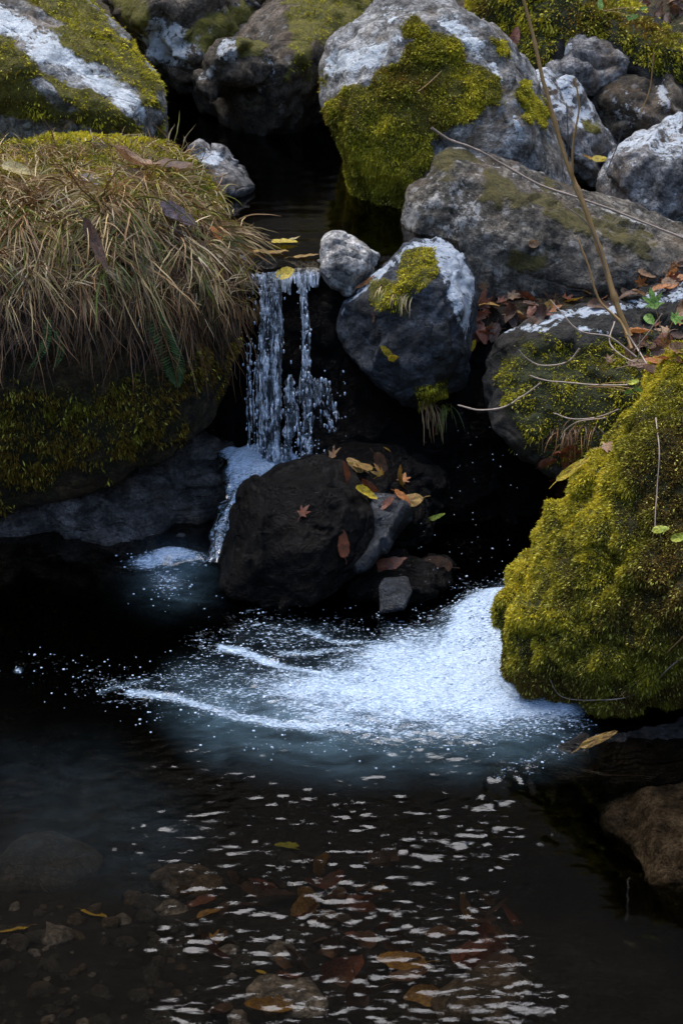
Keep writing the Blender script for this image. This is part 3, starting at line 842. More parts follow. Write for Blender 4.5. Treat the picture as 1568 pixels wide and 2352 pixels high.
foam = np.maximum(foam, 0.33 * sstep(-50, 50, sdf([(480, 1350), (700, 1370), (900, 1400), (900, 1460), (560, 1440)], uw, vw)))
foam = np.maximum(foam, 0.28 * sstep(-50, 60, sdf([(0, 1480), (300, 1500), (600, 1640), (1200, 1700), (1150, 1760), (600, 1760), (200, 1640), (0, 1580)], uw, vw)))
for (a, b, r, st) in [(42, 1540, 16, 0.62), (125, 1505, 9, 0.45), (65, 1500, 8, 0.4), (180, 1560, 14, 0.38), (570, 1405, 12, 0.55), (1275, 1645, 22, 0.7)]:
    foam = np.maximum(foam, st * np.exp(-(((u - a) / r) ** 2 + ((v - b) / (r * 0.7)) ** 2)))
foam *= 1 - sstep(1120, 1180, u) * sstep(1700, 1740, v)
streak([(1150, 1795), (1250, 1728), (1345, 1665)], 22, 0.50)
streak([(1190, 1790), (1290, 1735), (1370, 1680)], 14, 0.42)
milk = 0.7 * sstep(-120, 150, sdf([(430, 1600), (900, 1560), (1250, 1600), (1270, 1690), (1100, 1715), (800, 1725), (500, 1680)], uw, vw))
milk = np.maximum(milk, 0.95 * sstep(0.35, 0.85, foam))
milk = np.maximum(milk, 0.42 * np.exp(-(((uw - 395) / 75) ** 2 + ((vw - 1315) / 55) ** 2)))
milk = np.maximum(milk, 0.035 * sstep(-80, 90, sdf([(0, 1720), (250, 1720), (450, 1900), (350, 2050), (0, 1980)], uw, vw)))
# ripple strength
ww = 130 * fbm(P3 * [7, 7, 1], 69, 3)
rip = 0.10 + 1.0 * sstep(-150, 150, sdf([(380, 1660), (1180, 1680), (1240, 2000), (1200, 2400), (430, 2400), (230, 1950)], u + ww, v + ww))
rip = rip * (1 - 0.85 * sstep(1130, 1420, u + 1.2 * ww))
patch = sstep(-0.25, 0.35, fbm(P3 * [7, 12, 1], 66, 4)) * 0.6 + 0.5
rip = rip * patch
tur = sstep(0.2, 0.9, foam)
el = P3 * [1, 1, 1]
wav = 0.0017 * fbm(el * [14, 36, 1], 61, 2, 0.5) + 0.0026 * fbm(el * [50, 104, 1] + 1.3 * fbm(el * 11, 67, 3)[:, None], 62, 3, 0.45)
Zw = rip * wav + tur * (0.006 * fbm(P3 * 22, 63, 3) + 0.0035 * fbm(P3 * 75, 64, 2)) + 0.002 * fbm(P3 * 5, 65, 2)
Zw += 0.045 * np.exp(-(((u - 1150) / 110) ** 2 + ((v - 1420) / 50) ** 2)) + 0.028 * np.exp(-(((u - 395) / 70) ** 2 + ((v - 1285) / 18) ** 2))
Zw += 0.006 * sstep(-30, 30, sdf(core, uw, vw))
# small standing wake where the current slides past the sunken slab
Zw += (0.006 + 0.004 * fbm(P3 * [60, 20, 1], 68, 2)) * np.exp(-(lined([(1120, 1800), (1230, 1735), (1330, 1680)], u, v) / 50) ** 2)
mk = np.stack([foam, milk, np.clip(rip + tur, 0, 1)], 1)
wm = mesh_np('water', np.stack([X, Y, Zw], 1), F, True, mk)
water = link('water', wm, MAT['pool_water'])
tag(water, kind='structure', label='dark rippling plunge pool with white foam')
def wz(a, b):
    return atz(a, b, 0.0)

# upper pool
X, Y, F = grid(np.arange(-1.25, 0.27, 0.0125), np.arange(4.0, 6.1, 0.0125))
P3 = np.stack([X, Y, np.zeros_like(X)], 1)
Zu = 0.532 + 0.0012 * fbm(P3 * [9, 26, 1], 71, 3) - 0.010 * sstep(4.07, 4.0, Y) + 0.004 * sstep(4.10, 4.03, Y) * fbm(P3 * 45, 73, 2)
u, v = proj(np.stack([X, Y, Zu], 1))
mk = np.zeros((len(X), 3))
mk[:, 0] = 0.15 * sstep(585, 600, v)
mk[:, 2] = 0.3
um = mesh_np('water', np.stack([X, Y, Zu], 1), F, True, mk)
uw_ = link('water', um, MAT['upper_water'])
tag(uw_, kind='structure', label='still black pool above the waterfall')
add_bvh(uw_, um)

# falling water: strands of their own thickness
def fall_mat():
    t = NT('falling_water')
    co = t.coord()
    at_ = t.n('Attribute', attribute_name='mask')
    sep = t.n('SeparateColor', ins={0: at_.outputs['Color']})
    st = t.coord((130, 60, 14))
    h = t.noise(st, 1.0, 5, 0.65, 0.8)
    h2 = t.noise(t.coord((170, 120, 70)), 1.0, 3, 0.6, 0.5)
    f = t.math('ADD', t.math('MULTIPLY', sep.outputs[0], 0.85), t.math('MULTIPLY', t.math('SUBTRACT', t.math('ADD', t.math('MULTIPLY', h, 0.65), t.math('MULTIPLY', h2, 0.35)), 0.5), 6.0))
    f = t.ramp(f, [(0.42, 0.0), (0.72, 0.45), (1.1, 1.0)])
    bp = t.n('Bump', ins={'Strength': 1.0, 'Distance': 0.006, 'Height': t.math('ADD', h, h2)})
    gl = t.n('BsdfGlossy', ins={'Roughness': 0.06, 'Normal': bp.outputs[0]})
    tr = t.n('BsdfTransparent', ins={'Color': (0.86, 0.9, 0.93, 1)})
    fr = t.n('Fresnel', ins={'IOR': 1.5, 'Normal': bp.outputs[0]})
    wa = t.n('MixShader', ins={0: fr.outputs[0], 1: tr.outputs[0], 2: gl.outputs[0]})
    fo = t.n('BsdfPrincipled', ins={'Base Color': (0.93, 0.96, 1.0, 1), 'Roughness': 0.15, 'Normal': bp.outputs[0]})
    fo.inputs['Specular IOR Level'].default_value = 1.0
    mx = t.n('MixShader', ins={0: f, 1: wa.outputs[0], 2: fo.outputs[0]})
    return t.done(mx.outputs[0])
MAT['falling_water'] = fall_mat()

def tubes(paths, name, seg=8, col=None):
    """paths: list of (points (n,3), radii (n,) or (n,2), colour)"""
    VV, FF, CC, off = [], [], [], 0
    for pts, rad, c in paths:
        pts = np.asarray(pts, float)
        n = len(pts)
        rad = np.asarray(rad, float)
        if rad.ndim == 1: rad = np.stack([rad, rad], 1)
        tg = np.gradient(pts, axis=0)
        tg /= np.linalg.norm(tg, axis=1)[:, None] + 1e-9
        ref = np.tile([1.0, 0, 0], (n, 1))
        ref = np.where((np.abs(tg[:, 0]) > 0.85)[:, None], [0, 0, 1.0], ref)
        b = np.cross(tg, ref); b /= np.linalg.norm(b, axis=1)[:, None] + 1e-9
        a = np.cross(b, tg)
        th = np.linspace(0, 2 * np.pi, seg, endpoint=False)
        ring = pts[:, None] + a[:, None] * (np.cos(th)[None, :, None] * rad[:, 0][:, None, None]) + b[:, None] * (np.sin(th)[None, :, None] * rad[:, 1][:, None, None])
        VV.append(ring.reshape(-1, 3))
        i = np.arange(n * seg).reshape(n, seg) + off
        j = np.roll(i, -1, axis=1)
        FF.append(np.stack([i[:-1].ravel(), j[:-1].ravel(), j[1:].ravel(), i[1:].ravel()], 1))
        c = np.asarray(c, float)
        CC.append(np.repeat(c if c.ndim == 2 else np.tile(c, (n, 1)), seg, 0))
        off += n * seg
    return mesh_np(name, np.concatenate(VV), np.concatenate(FF), True, np.concatenate(CC))

def catmull(pts, k=8):
    P = [np.array(p, float) for p in pts]
    P = [2 * P[0] - P[1]] + P + [2 * P[-1] - P[-2]]
    out = []
    for i in range(1, len(P) - 2):
        for j in range(k):
            t = j / k
            out.append(0.5 * ((2 * P[i]) + (-P[i - 1] + P[i + 1]) * t + (2 * P[i - 1] - 5 * P[i] + 4 * P[i + 1] - P[i + 2]) * t * t + (-P[i - 1] + 3 * P[i] - 3 * P[i + 1] + P[i + 2]) * t ** 3))
    out.append(P[-2])
    return np.array(out)

paths = []
def strand(u0, u1, v0, v1, w, white, dy=0.0, n=90):
    t = np.linspace(0, 1, n)
    vv = v0 + (v1 - v0) * t
    uu = u0 + (u1 - u0) * t
    q = np.stack([t * 7 * (v1 - v0) / 400, np.full(n, u0 * 0.37), np.full(n, w)], 1)
    uu = uu + 5 * vn(q * 0.8, 3)
    yy = 3.962 - 0.10 * np.clip((vv - 640) / 420, -0.2, 1) ** 1 + dy
    pts = np.array([at(a, b, c) for a, b, c in zip(uu, vv, yy)])
    wd = w * 0.001 * (0.55 + 0.75 * np.abs(fbm(q * [3, 1, 1], 5, 3))) * (0.5 + 0.5 * np.minimum(1, t * 6))
    thin = np.minimum(wd, 0.006) * (0.5 + 0.8 * np.abs(vn(q * [9, 1, 1], 6)))
    c = np.zeros((n, 3)); c[:, 0] = white * (0.8 + 0.5 * fbm(q * [4, 1, 1], 8, 2))
    paths.append((pts, np.stack([wd, thin], 1), c))
rr = random.Random(5)
for k in range(10): strand(600 + 5 * k, 602 + rr.uniform(-5, 5) + 4.6 * k, 625 + rr.uniform(0, 20), 1062, rr.uniform(3, 9), rr.uniform(0.4, 1.0), rr.uniform(-0.012, 0.008))
for k in range(5): strand(690 + 3.5 * k, 697 + 3.5 * k, 620, rr.uniform(880, 1050), rr.uniform(2, 4.5), 0.7, rr.uniform(-0.01, 0.01))
for k in range(5): strand(660 + rr.uniform(0, 60), 655 + rr.uniform(0, 70), rr.uniform(840, 900), 1060, rr.uniform(4, 9), 0.6, rr.uniform(-0.012, 0.01))
for k in range(8): strand(rr.uniform(705, 760), rr.uniform(712, 790), rr.uniform(860, 900), rr.uniform(1000, 1045), rr.uniform(3, 8), 0.55, rr.uniform(-0.015, 0.01))
for k in range(7): strand(566 + 5 * k, 566 + 5 * k + rr.uniform(-3, 3), rr.uniform(750, 860), rr.uniform(960, 1055), rr.uniform(1.5, 4), 0.75, rr.uniform(-0.02, 0))
strand(622, 626, 625, 1062, 26, 0.60, 0.010)
strand(612, 616, 640, 1062, 14, 0.78, -0.004)
strand(632, 634, 640, 1062, 12, 0.88, -0.006)
strand(698, 702, 625, 1060, 11, 0.5, 0.012)
strand(728, 760, 870, 1040, 22, 0.42, 0.0)
strand(700, 712, 850, 1050, 12, 0.45, 0.0)
strand(668, 660, 860, 1060, 14, 0.5, 0.0)
# water bending over the lip
for k in range(46):
    uu = 545 + 4.1 * k + rr.uniform(-3, 3)
    n = 14
    pts = catmull([at(uu - 4, 600 + rr.uniform(-3, 3), 4.05), at(uu, 612, 4.03), at(uu + rr.uniform(-3, 5), 632, 4.0), at(uu + rr.uniform(-3, 5), 632 + rr.uniform(15, 45), 3.99)], 5)
    n = len(pts)
    c = np.zeros((n, 3)); c[:, 0] = 0.95
    r = (0.0022 + 0.0030 * rr.random()) * np.interp(np.linspace(0, 1, n), [0, 0.4, 1], [0.7, 1, 0.3])
    paths.append((pts, np.stack([r * 1.6, r * 0.8], 1), c))
fm = tubes(paths, 'waterfall')
wf = link('waterfall', fm, MAT['falling_water'])
tag(wf, kind='structure', label='thin glittering waterfall dropping over the rock lip')

def balls(name, P, R, mat, stretch=None, label=None, cat=None, kind='stuff', parent=None):
    ico = bmesh.new()
    bmesh.ops.create_icosphere(ico, subdivisions=1, radius=1)
    IV = np.array([x.co[:] for x in ico.verts]); IF = np.array([[x.index for x in f.verts] for f in ico.faces])
    ico.free()
    S = np.ones((len(P), 3)) if stretch is None else stretch
    VV = (P[:, None] + IV[None] * (R[:, None] * S)[:, None]).reshape(-1, 3)
    FF = (IF[None] + (np.arange(len(P)) * len(IV))[:, None, None]).reshape(-1, 3)
    me = mesh_np(name, VV, FF, True, np.tile([0.9, 0, 0], (len(VV), 1)))
    o = link(name, me, mat)
    return tag(o, label, cat, kind=kind)

t = NT('droplet')
p = t.n('BsdfPrincipled', ins={'Base Color': (0.7, 0.8, 0.92, 1), 'Roughness': 0.08})
p.inputs['Specular IOR Level'].default_value = 1.0
tr = t.n('BsdfTransparent', ins={'Color': (0.9, 0.95, 1, 1)})
MAT['droplet'] = t.done(t.n('MixShader', ins={0: 0.7, 1: tr.outputs[0], 2: p.outputs[0]}).outputs[0])

pp, rad, st = [], [], []
for k in range(300):
    c = rr.choice([(622, 26, 660, 1040), (700, 6, 660, 900), (575, 7, 760, 1040), (755, 26, 850, 1030), (690, 22, 860, 1050), (600, 10, 650, 1000)])
    vv = rr.uniform(c[2], c[3])
    pp.append(at(rr.gauss(c[0], c[1]), vv, 3.95 - 0.10 * (vv - 640) / 420 + rr.uniform(-0.03, 0)))
    rad.append(abs(rr.gauss(0, 0.0011)) + 0.0008); st.append((0.9, 0.9, rr.uniform(1, 3.2)))
for k in range(260):
    vv = 1058 - abs(rr.gauss(0, 22)); pp.append(at(rr.uniform(570, 770), vv, rr.uniform(3.80, 3.90)))
    rad.append(rr.uniform(0.0006, 0.0020)); st.append((1, 1, 1))
for k in range(50):
    pp.append(at(rr.uniform(960, 1190), rr.uniform(980, 1350), rr.uniform(3.3, 3.5)))
    rad.append(rr.uniform(0.0004, 0.0012)); st.append((1, 1, 1))
balls('spray', np.array(pp), np.array(rad), MAT['droplet'], np.array(st), 'droplets of spray glinting around the waterfall', 'water spray')

# foam tray under the fall and the chute left of the dark boulder
Lf = [(496, 1040, .122), (500, 1062, .115), (516, 1110, .10), (505, 1160, .075), (490, 1215, .045), (476, 1262, .018), (452, 1300, .0)]
Rt = [(745, 1030, .122), (735, 1050, .118), (660, 1090, .105), (585, 1140, .085), (548, 1200, .05), (530, 1260, .02), (520, 1305, .0)]
A = catmull([atz(a, b, c) for a, b, c in Lf], 12)
B = catmull([atz(a, b, c) for a, b, c in Rt], 12)
n, m_ = len(A), 48
s_ = np.linspace(0, 1, m_)
G = A[:, None] * (1 - s_)[None, :, None] + B[:, None] * s_[None, :, None]
G = G.reshape(-1, 3)
tt = np.repeat(np.linspace(0, 1, n), m_)
G[:, 2] += 0.016 * np.sin(np.tile(s_, n) * np.pi) + 0.008 * fbm(G * 22, 81, 3) + 0.005 * fbm(G * 70, 82, 2)
G[:, 2] += 0.02 * np.exp(-((tt - 0.12) / 0.1) ** 2) * np.sin(np.tile(s_, n) * np.pi)
i = np.arange(n * m_).reshape(n, m_)
FF = np.stack([i[:-1, :-1].ravel(), i[1:, :-1].ravel(), i[1:, 1:].ravel(), i[:-1, 1:].ravel()], 1)[:, ::-1]
mk = np.zeros((len(G), 3))
edge = np.minimum(np.tile(s_, n), 1 - np.tile(s_, n)) * 2
mk[:, 0] = np.interp(tt, [0, 0.25, 0.5, 1], [1.0, 0.95, 0.62, 0.5]) * (0.75 + 0.3 * np.minimum(edge * 3, 1))
ef = sstep(0.0, 0.30, edge + 0.22 * fbm(G * 28, 83, 3))
mk[:, 0] *= ef
mk[:, 1] = np.interp(tt, [0, 0.4, 1], [0.9, 0.55, 0.15]) * ef; mk[:, 2] = 1
mk[:, 0] -= 0.35 * sstep(0.25, 0.6, tt) * sstep(0.0, 0.5, fbm(np.stack([np.tile(s_, n) * 5, tt * 2.2, tt * 0], 1), 84, 3))
mk = np.clip(mk, 0, 1)
G[:, 0] += 0.010 * fbm(G * 24, 85, 3)
ch = link('cascade', mesh_np('cascade', G, FF, True, mk), MAT['pool_water'])
tag(ch, kind='structure', label='foaming water sliding down left of the dark boulder')

# loose foam bubbles riding on the pool
FP = np.stack([RNG.uniform(-0.86, 0.72, 160000), RNG.uniform(2.4, 3.75, 160000), np.zeros(160000)], 1)
bu, bv = proj(FP)
fr_ = np.zeros(len(FP))
gx = np.array(axis(-3.0, -0.86, 0.86, 3.0, 0.0042, 24)); gy = np.array(axis(-3.0, 2.0, 3.86, 3.94, 0.0042, 10))
FG = foam.reshape(len(gx), len(gy)); ZG = Zw.reshape(len(gx), len(gy))
ix = np.clip(np.searchsorted(gx, FP[:, 0]), 0, len(gx) - 1); iy = np.clip(np.searchsorted(gy, FP[:, 1]), 0, len(gy) - 1)
fv = FG[ix, iy]
cl = sstep(-0.1, 0.5, fbm(FP * [30, 45, 1], 91, 3))
keep = RNG.random(len(FP)) < np.where(fv > 0.06, np.clip(fv, 0, 0.75) ** 1.7 * 0.26 * (0.15 + cl), 0)
FP = FP[keep]; FP[:, 2] = ZG[ix, iy][keep] + 0.0006
R_ = RNG.gamma(2.0, 0.0005, len(FP)) + 0.0004
R_ = np.minimum(R_, 0.0026)
balls('foam', FP, R_, MAT['droplet'], np.tile([1.25, 1.25, 0.6], (len(FP), 1)), 'white foam bubbles drifting over the dark pool', 'foam')

# ------------------------------------------------------------------ fallen leaves
def leaf_mat(name, c, c2, transl=0.3, rough=0.6):
    t = NT(name)
    co = t.coord()
    n_ = t.noise(co, 60, 4, 0.6)
    base = t.mix(t.ramp(n_, [(0.4, 0.0), (0.6, 1.0)]), (*c, 1), (*c2, 1))
    sp = t.noise(co, 260, 4, 0.6)
    base = t.mul(base, t.ramp(sp, [(0.38, 0.35), (0.55, 1.05)]))
    p = t.n('BsdfPrincipled', ins={'Base Color': base, 'Roughness': rough})
    p.inputs['Specular IOR Level'].default_value = 0.45
    tr = t.n('BsdfTranslucent', ins={'Color': base})
    return t.done(t.n('MixShader', ins={0: transl, 1: p.outputs[0], 2: tr.outputs[0]}).outputs[0])
LM = {'yellow': leaf_mat('yellow_leaf', (0.62, 0.43, 0.02), (0.45, 0.33, 0.03)), 'amber': leaf_mat('amber_leaf', (0.36, 0.20, 0.02), (0.22, 0.11, 0.015)),
      'orange': leaf_mat('orange_leaf', (0.50, 0.17, 0.035), (0.36, 0.15, 0.05)), 'rust': leaf_mat('rust_leaf', (0.22, 0.06, 0.018), (0.12, 0.035, 0.015)),
      'brown': leaf_mat('brown_leaf', (0.15, 0.07, 0.03), (0.09, 0.045, 0.025)), 'tan': leaf_mat('tan_leaf', (0.40, 0.24, 0.12), (0.28, 0.15, 0.08)),
      'plum': leaf_mat('plum_leaf', (0.09, 0.06, 0.065), (0.16, 0.12, 0.13)), 'green': leaf_mat('green_leaf', (0.13, 0.26, 0.03), (0.20, 0.34, 0.05)),
      'lime': leaf_mat('lime_leaf', (0.40, 0.48, 0.04), (0.5, 0.5, 0.04)), 'dark': leaf_mat('dark_leaf', (0.05, 0.025, 0.015), (0.08, 0.035, 0.02)),
      'cream': leaf_mat('cream_leaf', (0.55, 0.44, 0.2), (0.42, 0.33, 0.12))}

def leaf_outline(kind, rng):
    if kind == 'maple':
        th = np.radians(np.arange(-90, 270, 7.5))
        r = np.full(len(th), 0.30)
        for a, L in ((90, 1.0), (42, 0.88), (138, 0.88), (-8, 0.6), (188, 0.6)):
            dth = np.abs((np.degrees(th) - a + 180) % 360 - 180)
            r = np.maximum(r, L * (1 - 0.64 * np.clip(dth / 25, 0, 1) ** 0.8) * (1 + 0.09 * np.sin(dth * 0.9)) * (dth < 26))
        return np.stack([r * np.cos(th), r * np.sin(th) + 0.0], 1)
    th = np.linspace(0, 2 * np.pi, 30, endpoint=False)
    wd = {'oval': 0.52, 'round': 0.78, 'long': 0.24}[kind]
    y = -np.cos(th)
    x = np.sin(th) * wd * (1 - 0.28 * y) * (1 - 0.12 * np.abs(np.sin(th * 9)))
    if kind == 'round': x = x * (1 + 0.08 * np.cos(3 * th))
    return np.stack([x, y * np.where(y > 0, 1.08, 1)], 1)

def leaf_mesh(kind, size, curl, rng, stem=True):
    o2 = leaf_outline(kind, rng) * (1 + rng.normal(0, 0.025, (len(leaf_outline(kind, rng)), 1)))
    n = len(o2)
    rings = [0.0, 0.33, 0.66, 1.0]
    VV = [np.zeros((1, 2))] + [o2 * r for r in rings[1:]]
    V2 = np.concatenate(VV)
    z = curl * (V2[:, 0] ** 2) * rng.uniform(0.4, 1.3) + curl * 0.6 * (V2[:, 1] ** 2) * rng.uniform(-0.3, 1.0)
    z += 0.10 * np.abs(V2[:, 0]) * rng.uniform(0, 1.5) + 0.09 * fbm(np.stack([V2[:, 0] * 2.3, V2[:, 1] * 2.3, np.full(len(V2), rng.uniform(0, 50))], 1), 7, 2)
    if kind != 'maple': z += 0.02 * np.sin(V2[:, 1] * 22 + np.abs(V2[:, 0]) * 9)
    V3 = np.concatenate([V2, z[:, None]], 1) * size
    tris = [[0, 1 + i, 1 + (i + 1) % n] for i in range(n)]
    quads = []
    for k in range(2):
        a = 1 + k * n
        quads += [[a + i, a + n + i, a + n + (i + 1) % n, a + (i + 1) % n] for i in range(n)]
    if stem:
        b = len(V3)
        y0 = o2[:, 1].min() * 0.9 if kind != 'maple' else -0.28
        w_ = 0.022
        S = np.array([[-w_, y0, 0.0], [w_, y0, 0.0], [w_ + 0.1, y0 - 0.3, 0.08], [-w_ + 0.1, y0 - 0.3, 0.08], [0.16, y0 - 0.62, 0.02], [0.12, y0 - 0.62, 0.02]]) * size
        V3 = np.concatenate([V3, S])
        quads += [[b, b + 1, b + 2, b + 3], [b + 3, b + 2, b + 4, b + 5]]
    return V3, [np.array(tris), np.array(quads)]

LN = [0]
def leaf(u, v, px, kind, colr, label=None, rot=None, curl=0.35, tilt=0.25, group=None, only=None, lift=0.3, name='leaf', cat='leaf', face=0.0, Yfix=None, stem=True, off=0.0):
    LN[0] += 1
    rng = np.random.default_rng(900 + LN[0])
    if Yfix is not None:
        p, nrm = at(u, v, Yfix), Vector((0, -0.6, 0.8))
    else:
        h_ = hit(u, v, only)
        if h_ is None: return None
        p, nrm = h_[0], h_[1]
    dist = (Vector((0, 0, CAMZ)) - p).length
    size = px * KPX * dist * 0.5
    nrm = (nrm + Vector(rng.normal(0, tilt, 3)) + Vector((0, -1, 0.3)) * face).normalized()
    V3, F3 = leaf_mesh(kind, size, curl * rng.choice([-0.4, 1, 1]), rng, stem)
    a = rng.uniform(0, 360) if rot is None else rot
    up = Vector((math.cos(math.radians(a)), 0, math.sin(math.radians(a))))   # tip direction as seen from the camera side
    yv = (up - nrm * up.dot(nrm))
    if yv.length < 1e-3: yv = Vector((1, 0, 0))
    yv.normalize()
    xv = yv.cross(nrm).normalized()
    M = Matrix((xv, yv, nrm)).transposed().to_4x4()
    M.translation = p + nrm * (0.002 + size * lift * 0.25) + (Vector((0, 0, CAMZ)) - p).normalized() * off
    me = mesh_np(name, V3, F3, True)
    o = bpy.data.objects.new(name, me)
    COL.objects.link(o)
    me.materials.append(LM[colr])
    o.matrix_world = M
    if label: tag(o, label, cat, group)
    return o

leaf(655, 630, 42, 'round', 'yellow', 'bright yellow leaf stuck on the crest of the waterfall', rot=40, Yfix=3.97, curl=0.2, tilt=0.05)
leaf(652, 560, 58, 'oval', 'yellow', 'yellow leaf floating on the black pool just above the waterfall', rot=-10, curl=0.2, tilt=0.08, only=[uw_])
leaf(612, 583, 95, 'long', 'amber', 'long amber leaf lying in the water at the lip', rot=4, curl=0.1, tilt=0.03, only=[uw_])
leaf(678, 552, 26, 'oval', 'cream', 'small pale leaf end sticking up by the floating yellow leaf', rot=30, curl=0.4, only=[uw_])
leaf(700, 592, 60, 'long', 'amber', 'second amber leaf soaked at the lip beside the pale cracked stone', rot=-4, curl=0.1, tilt=0.03, only=[uw_])
leaf(888, 806, 34, 'oval', 'yellow', 'twin-lobed yellow leaf on the pointed rock face, upper left half', rot=140, curl=0.1, tilt=0.03, lift=0.1, stem=False)
leaf(904, 820, 30, 'round', 'yellow', 'rounder yellow leaf overlapping its neighbour on the pointed rock face', rot=-30, curl=0.1, tilt=0.03, lift=0.3, stem=False)
leaf(1083, 793, 30, 'round', 'yellow', 'little yellow leaf in the gap between pointed rock and dark mossy boulder', rot=20, face=0.5)
leaf(840, 652, 50, 'long', 'orange', 'orange leaf wedged between pale stone and pointed rock', rot=50, face=0.3)
leaf(860, 727, 26, 'long', 'brown', 'narrow brown leaf sticking to the left of the pointed rock', rot=95, tilt=0.05)
leaf(40, 393, 72, 'oval', 'cream', 'pale yellow leaf on the left end of the grassy boulder', off=0.07, rot=10)
leaf(300, 392, 110, 'oval', 'tan', 'large curled tan leaf on top of the grass', off=0.07, rot=-18, curl=0.9, lift=1.2)
leaf(318, 415, 66, 'oval', 'brown', 'brown folded leaf under the large curled tan leaf', off=0.07, rot=-60, curl=0.9)
leaf(212, 415, 54, 'oval', 'plum', 'grey-violet ribbed leaf on the grass left of the large tan leaf', off=0.07, rot=-50, curl=0.6, face=0.4)
leaf(400, 390, 80, 'oval', 'brown', 'flat brown leaf on the grass right of the large tan leaf', off=0.07, rot=-10, curl=0.4, lift=0.8)
leaf(405, 497, 92, 'oval', 'plum', 'dark plum leaf hanging on the right shoulder of the grass', off=0.07, rot=-35, curl=0.5, face=0.4, lift=0.8)
leaf(492, 538, 36, 'round', 'orange', 'orange leaf at the right tip of the grass above the lip', off=0.07, rot=80, face=0.5, lift=1)
leaf(220, 565, 120, 'long', 'brown', 'long dead brown leaf hanging among the dry grass', off=0.07, rot=-72, curl=0.3, face=0.8, lift=1.2)
leaf(790, 1092, 66, 'oval', 'rust', 'rust coloured leaf on the glossy wet rock behind the dark boulder', rot=60, curl=0.3)
leaf(925, 1108, 52, 'maple', 'orange', 'star-shaped orange maple leaf standing on the wet rock', rot=85, face=1.2, lift=0.8)
leaf(922, 1143, 48, 'round', 'orange', 'orange leaf lying just below the star-shaped maple leaf', rot=10)
leaf(835, 1138, 58, 'oval', 'yellow', 'curled yellow leaf on the crest of the dark boulder', rot=-12, curl=0.8, lift=0.8)
leaf(765, 1050, 66, 'maple', 'tan', 'tan maple leaf at the foot of the waterfall', rot=10, curl=0.3)
leaf(888, 1034, 26, 'oval', 'amber', 'small amber leaf below the pointed rock', rot=80)
leaf(695, 1180, 52, 'maple', 'rust', 'rusty maple leaf plastered on the front of the dark boulder', rot=70, tilt=0.03, curl=0.1, lift=0.1)
leaf(787, 1250, 62, 'oval', 'rust', 'dark red leaf plastered low on the dark boulder', rot=80, tilt=0.03, curl=0.1, lift=0.1)
leaf(995, 1190, 52, 'long', 'lime', 'thin yellow-green leaf on the black rock right of the maple leaf', rot=25, face=0.3)
leaf(1003, 1293, 72, 'oval', 'brown', 'brown leaf with a pale edge on the sodden rock', rot=160, lift=0.8)
leaf(905, 1303, 100, 'oval', 'rust', 'broad soaked russet leaf behind the small smooth stone', rot=15, curl=0.2)
leaf(1322, 1083, 92, 'long', 'yellow', 'long yellow leaf at the top edge of the nearest mossy boulder', rot=38, face=0.6, lift=1.5)
leaf(1388, 1040, 72, 'maple', 'tan', 'tan maple leaf on the crest of the nearest mossy boulder', rot=30, face=0.3, lift=1.5)
leaf(1275, 1135, 64, 'oval', 'rust', 'red-brown leaf tucked against the left flank of the nearest mossy boulder', rot=60, lift=1)
leaf(1243, 1170, 56, 'oval', 'brown', 'dark brown leaf under the red-brown one beside the nearest mossy boulder', rot=70)
leaf(1262, 1010, 60, 'long', 'brown', 'dead brown leaf pressed on the dark green boulder', rot=60, face=0.3)
leaf(1182, 85, 44, 'oval', 'rust', 'upright red-brown leaf behind the tallest mossy boulder', rot=80, face=1.0, Yfix=4.95)
leaf(1376, 366, 36, 'oval', 'yellow', 'yellow leaf between fluted rock and light grey boulder', rot=5, Yfix=4.75)
leaf(1350, 366, 30, 'oval', 'amber', 'small amber leaf beside the yellow one near the fluted rock', rot=0, Yfix=4.78)
leaf(1224, 560, 26, 'round', 'tan', 'pinkish tan leaf stuck on the long wedge-shaped boulder', rot=0, tilt=0.03, lift=0.1)
leaf(1372, 1700, 90, 'long', 'amber', 'narrow amber leaf on the sunken dark slab', rot=32, tilt=0.05, curl=0.1, Yfix=atz(1372, 1700, 0.03).y)
leaf(1490, 845, 100, 'long', 'tan', 'long tan leaf above the nearest mossy boulder, right edge', rot=2, lift=1.5, face=0.5)
leaf(1395, 832, 40, 'maple', 'tan', 'small tan curled leaf caught in the bare twigs', rot=60, face=0.8, lift=1.5)
leaf(1470, 650, 50, 'maple', 'orange', 'bright orange leaf on top of the leaf drift at the right', rot=45, face=0.8, lift=1)
leaf(1110, 660, 40, 'maple', 'tan', 'pale tan leaf beside the upper right side of the pointed rock', rot=70, face=0.8, lift=1)
leaf(1105, 700, 76, 'maple', 'rust', 'broad red leaf leaning against the right side of the pointed rock', rot=80, face=0.8, lift=1)
leaf(1175, 688, 60, 'maple', 'tan', 'pale maple leaf in the middle of the red leaf drift', rot=40, face=0.5, lift=1)
leaf(1262, 715, 60, 'maple', 'orange', 'orange-brown maple leaf at the right of the red leaf drift', rot=20, face=0.5, lift=1)

def drift(n, poly, sizes, cols, group, label, kinds=('maple', 'oval', 'oval'), only=None, face=0.2):
    r2 = random.Random(len(group) + n)
    us = [p[0] for p in poly]; vs = [p[1] for p in poly]
    k = tries = 0
    while k < n and tries < n * 20:
        tries += 1
        a, b = r2.uniform(min(us), max(us)), r2.uniform(min(vs), max(vs))
        if sdf(poly, np.array([a]), np.array([b]))[0] < 0: continue
        if leaf(a, b, r2.uniform(*sizes), r2.choice(kinds), r2.choice(cols), label, curl=r2.uniform(0.4, 1.3), tilt=0.6, group=group, only=only, lift=r2.uniform(0.2, 1.4), face=face): k += 1

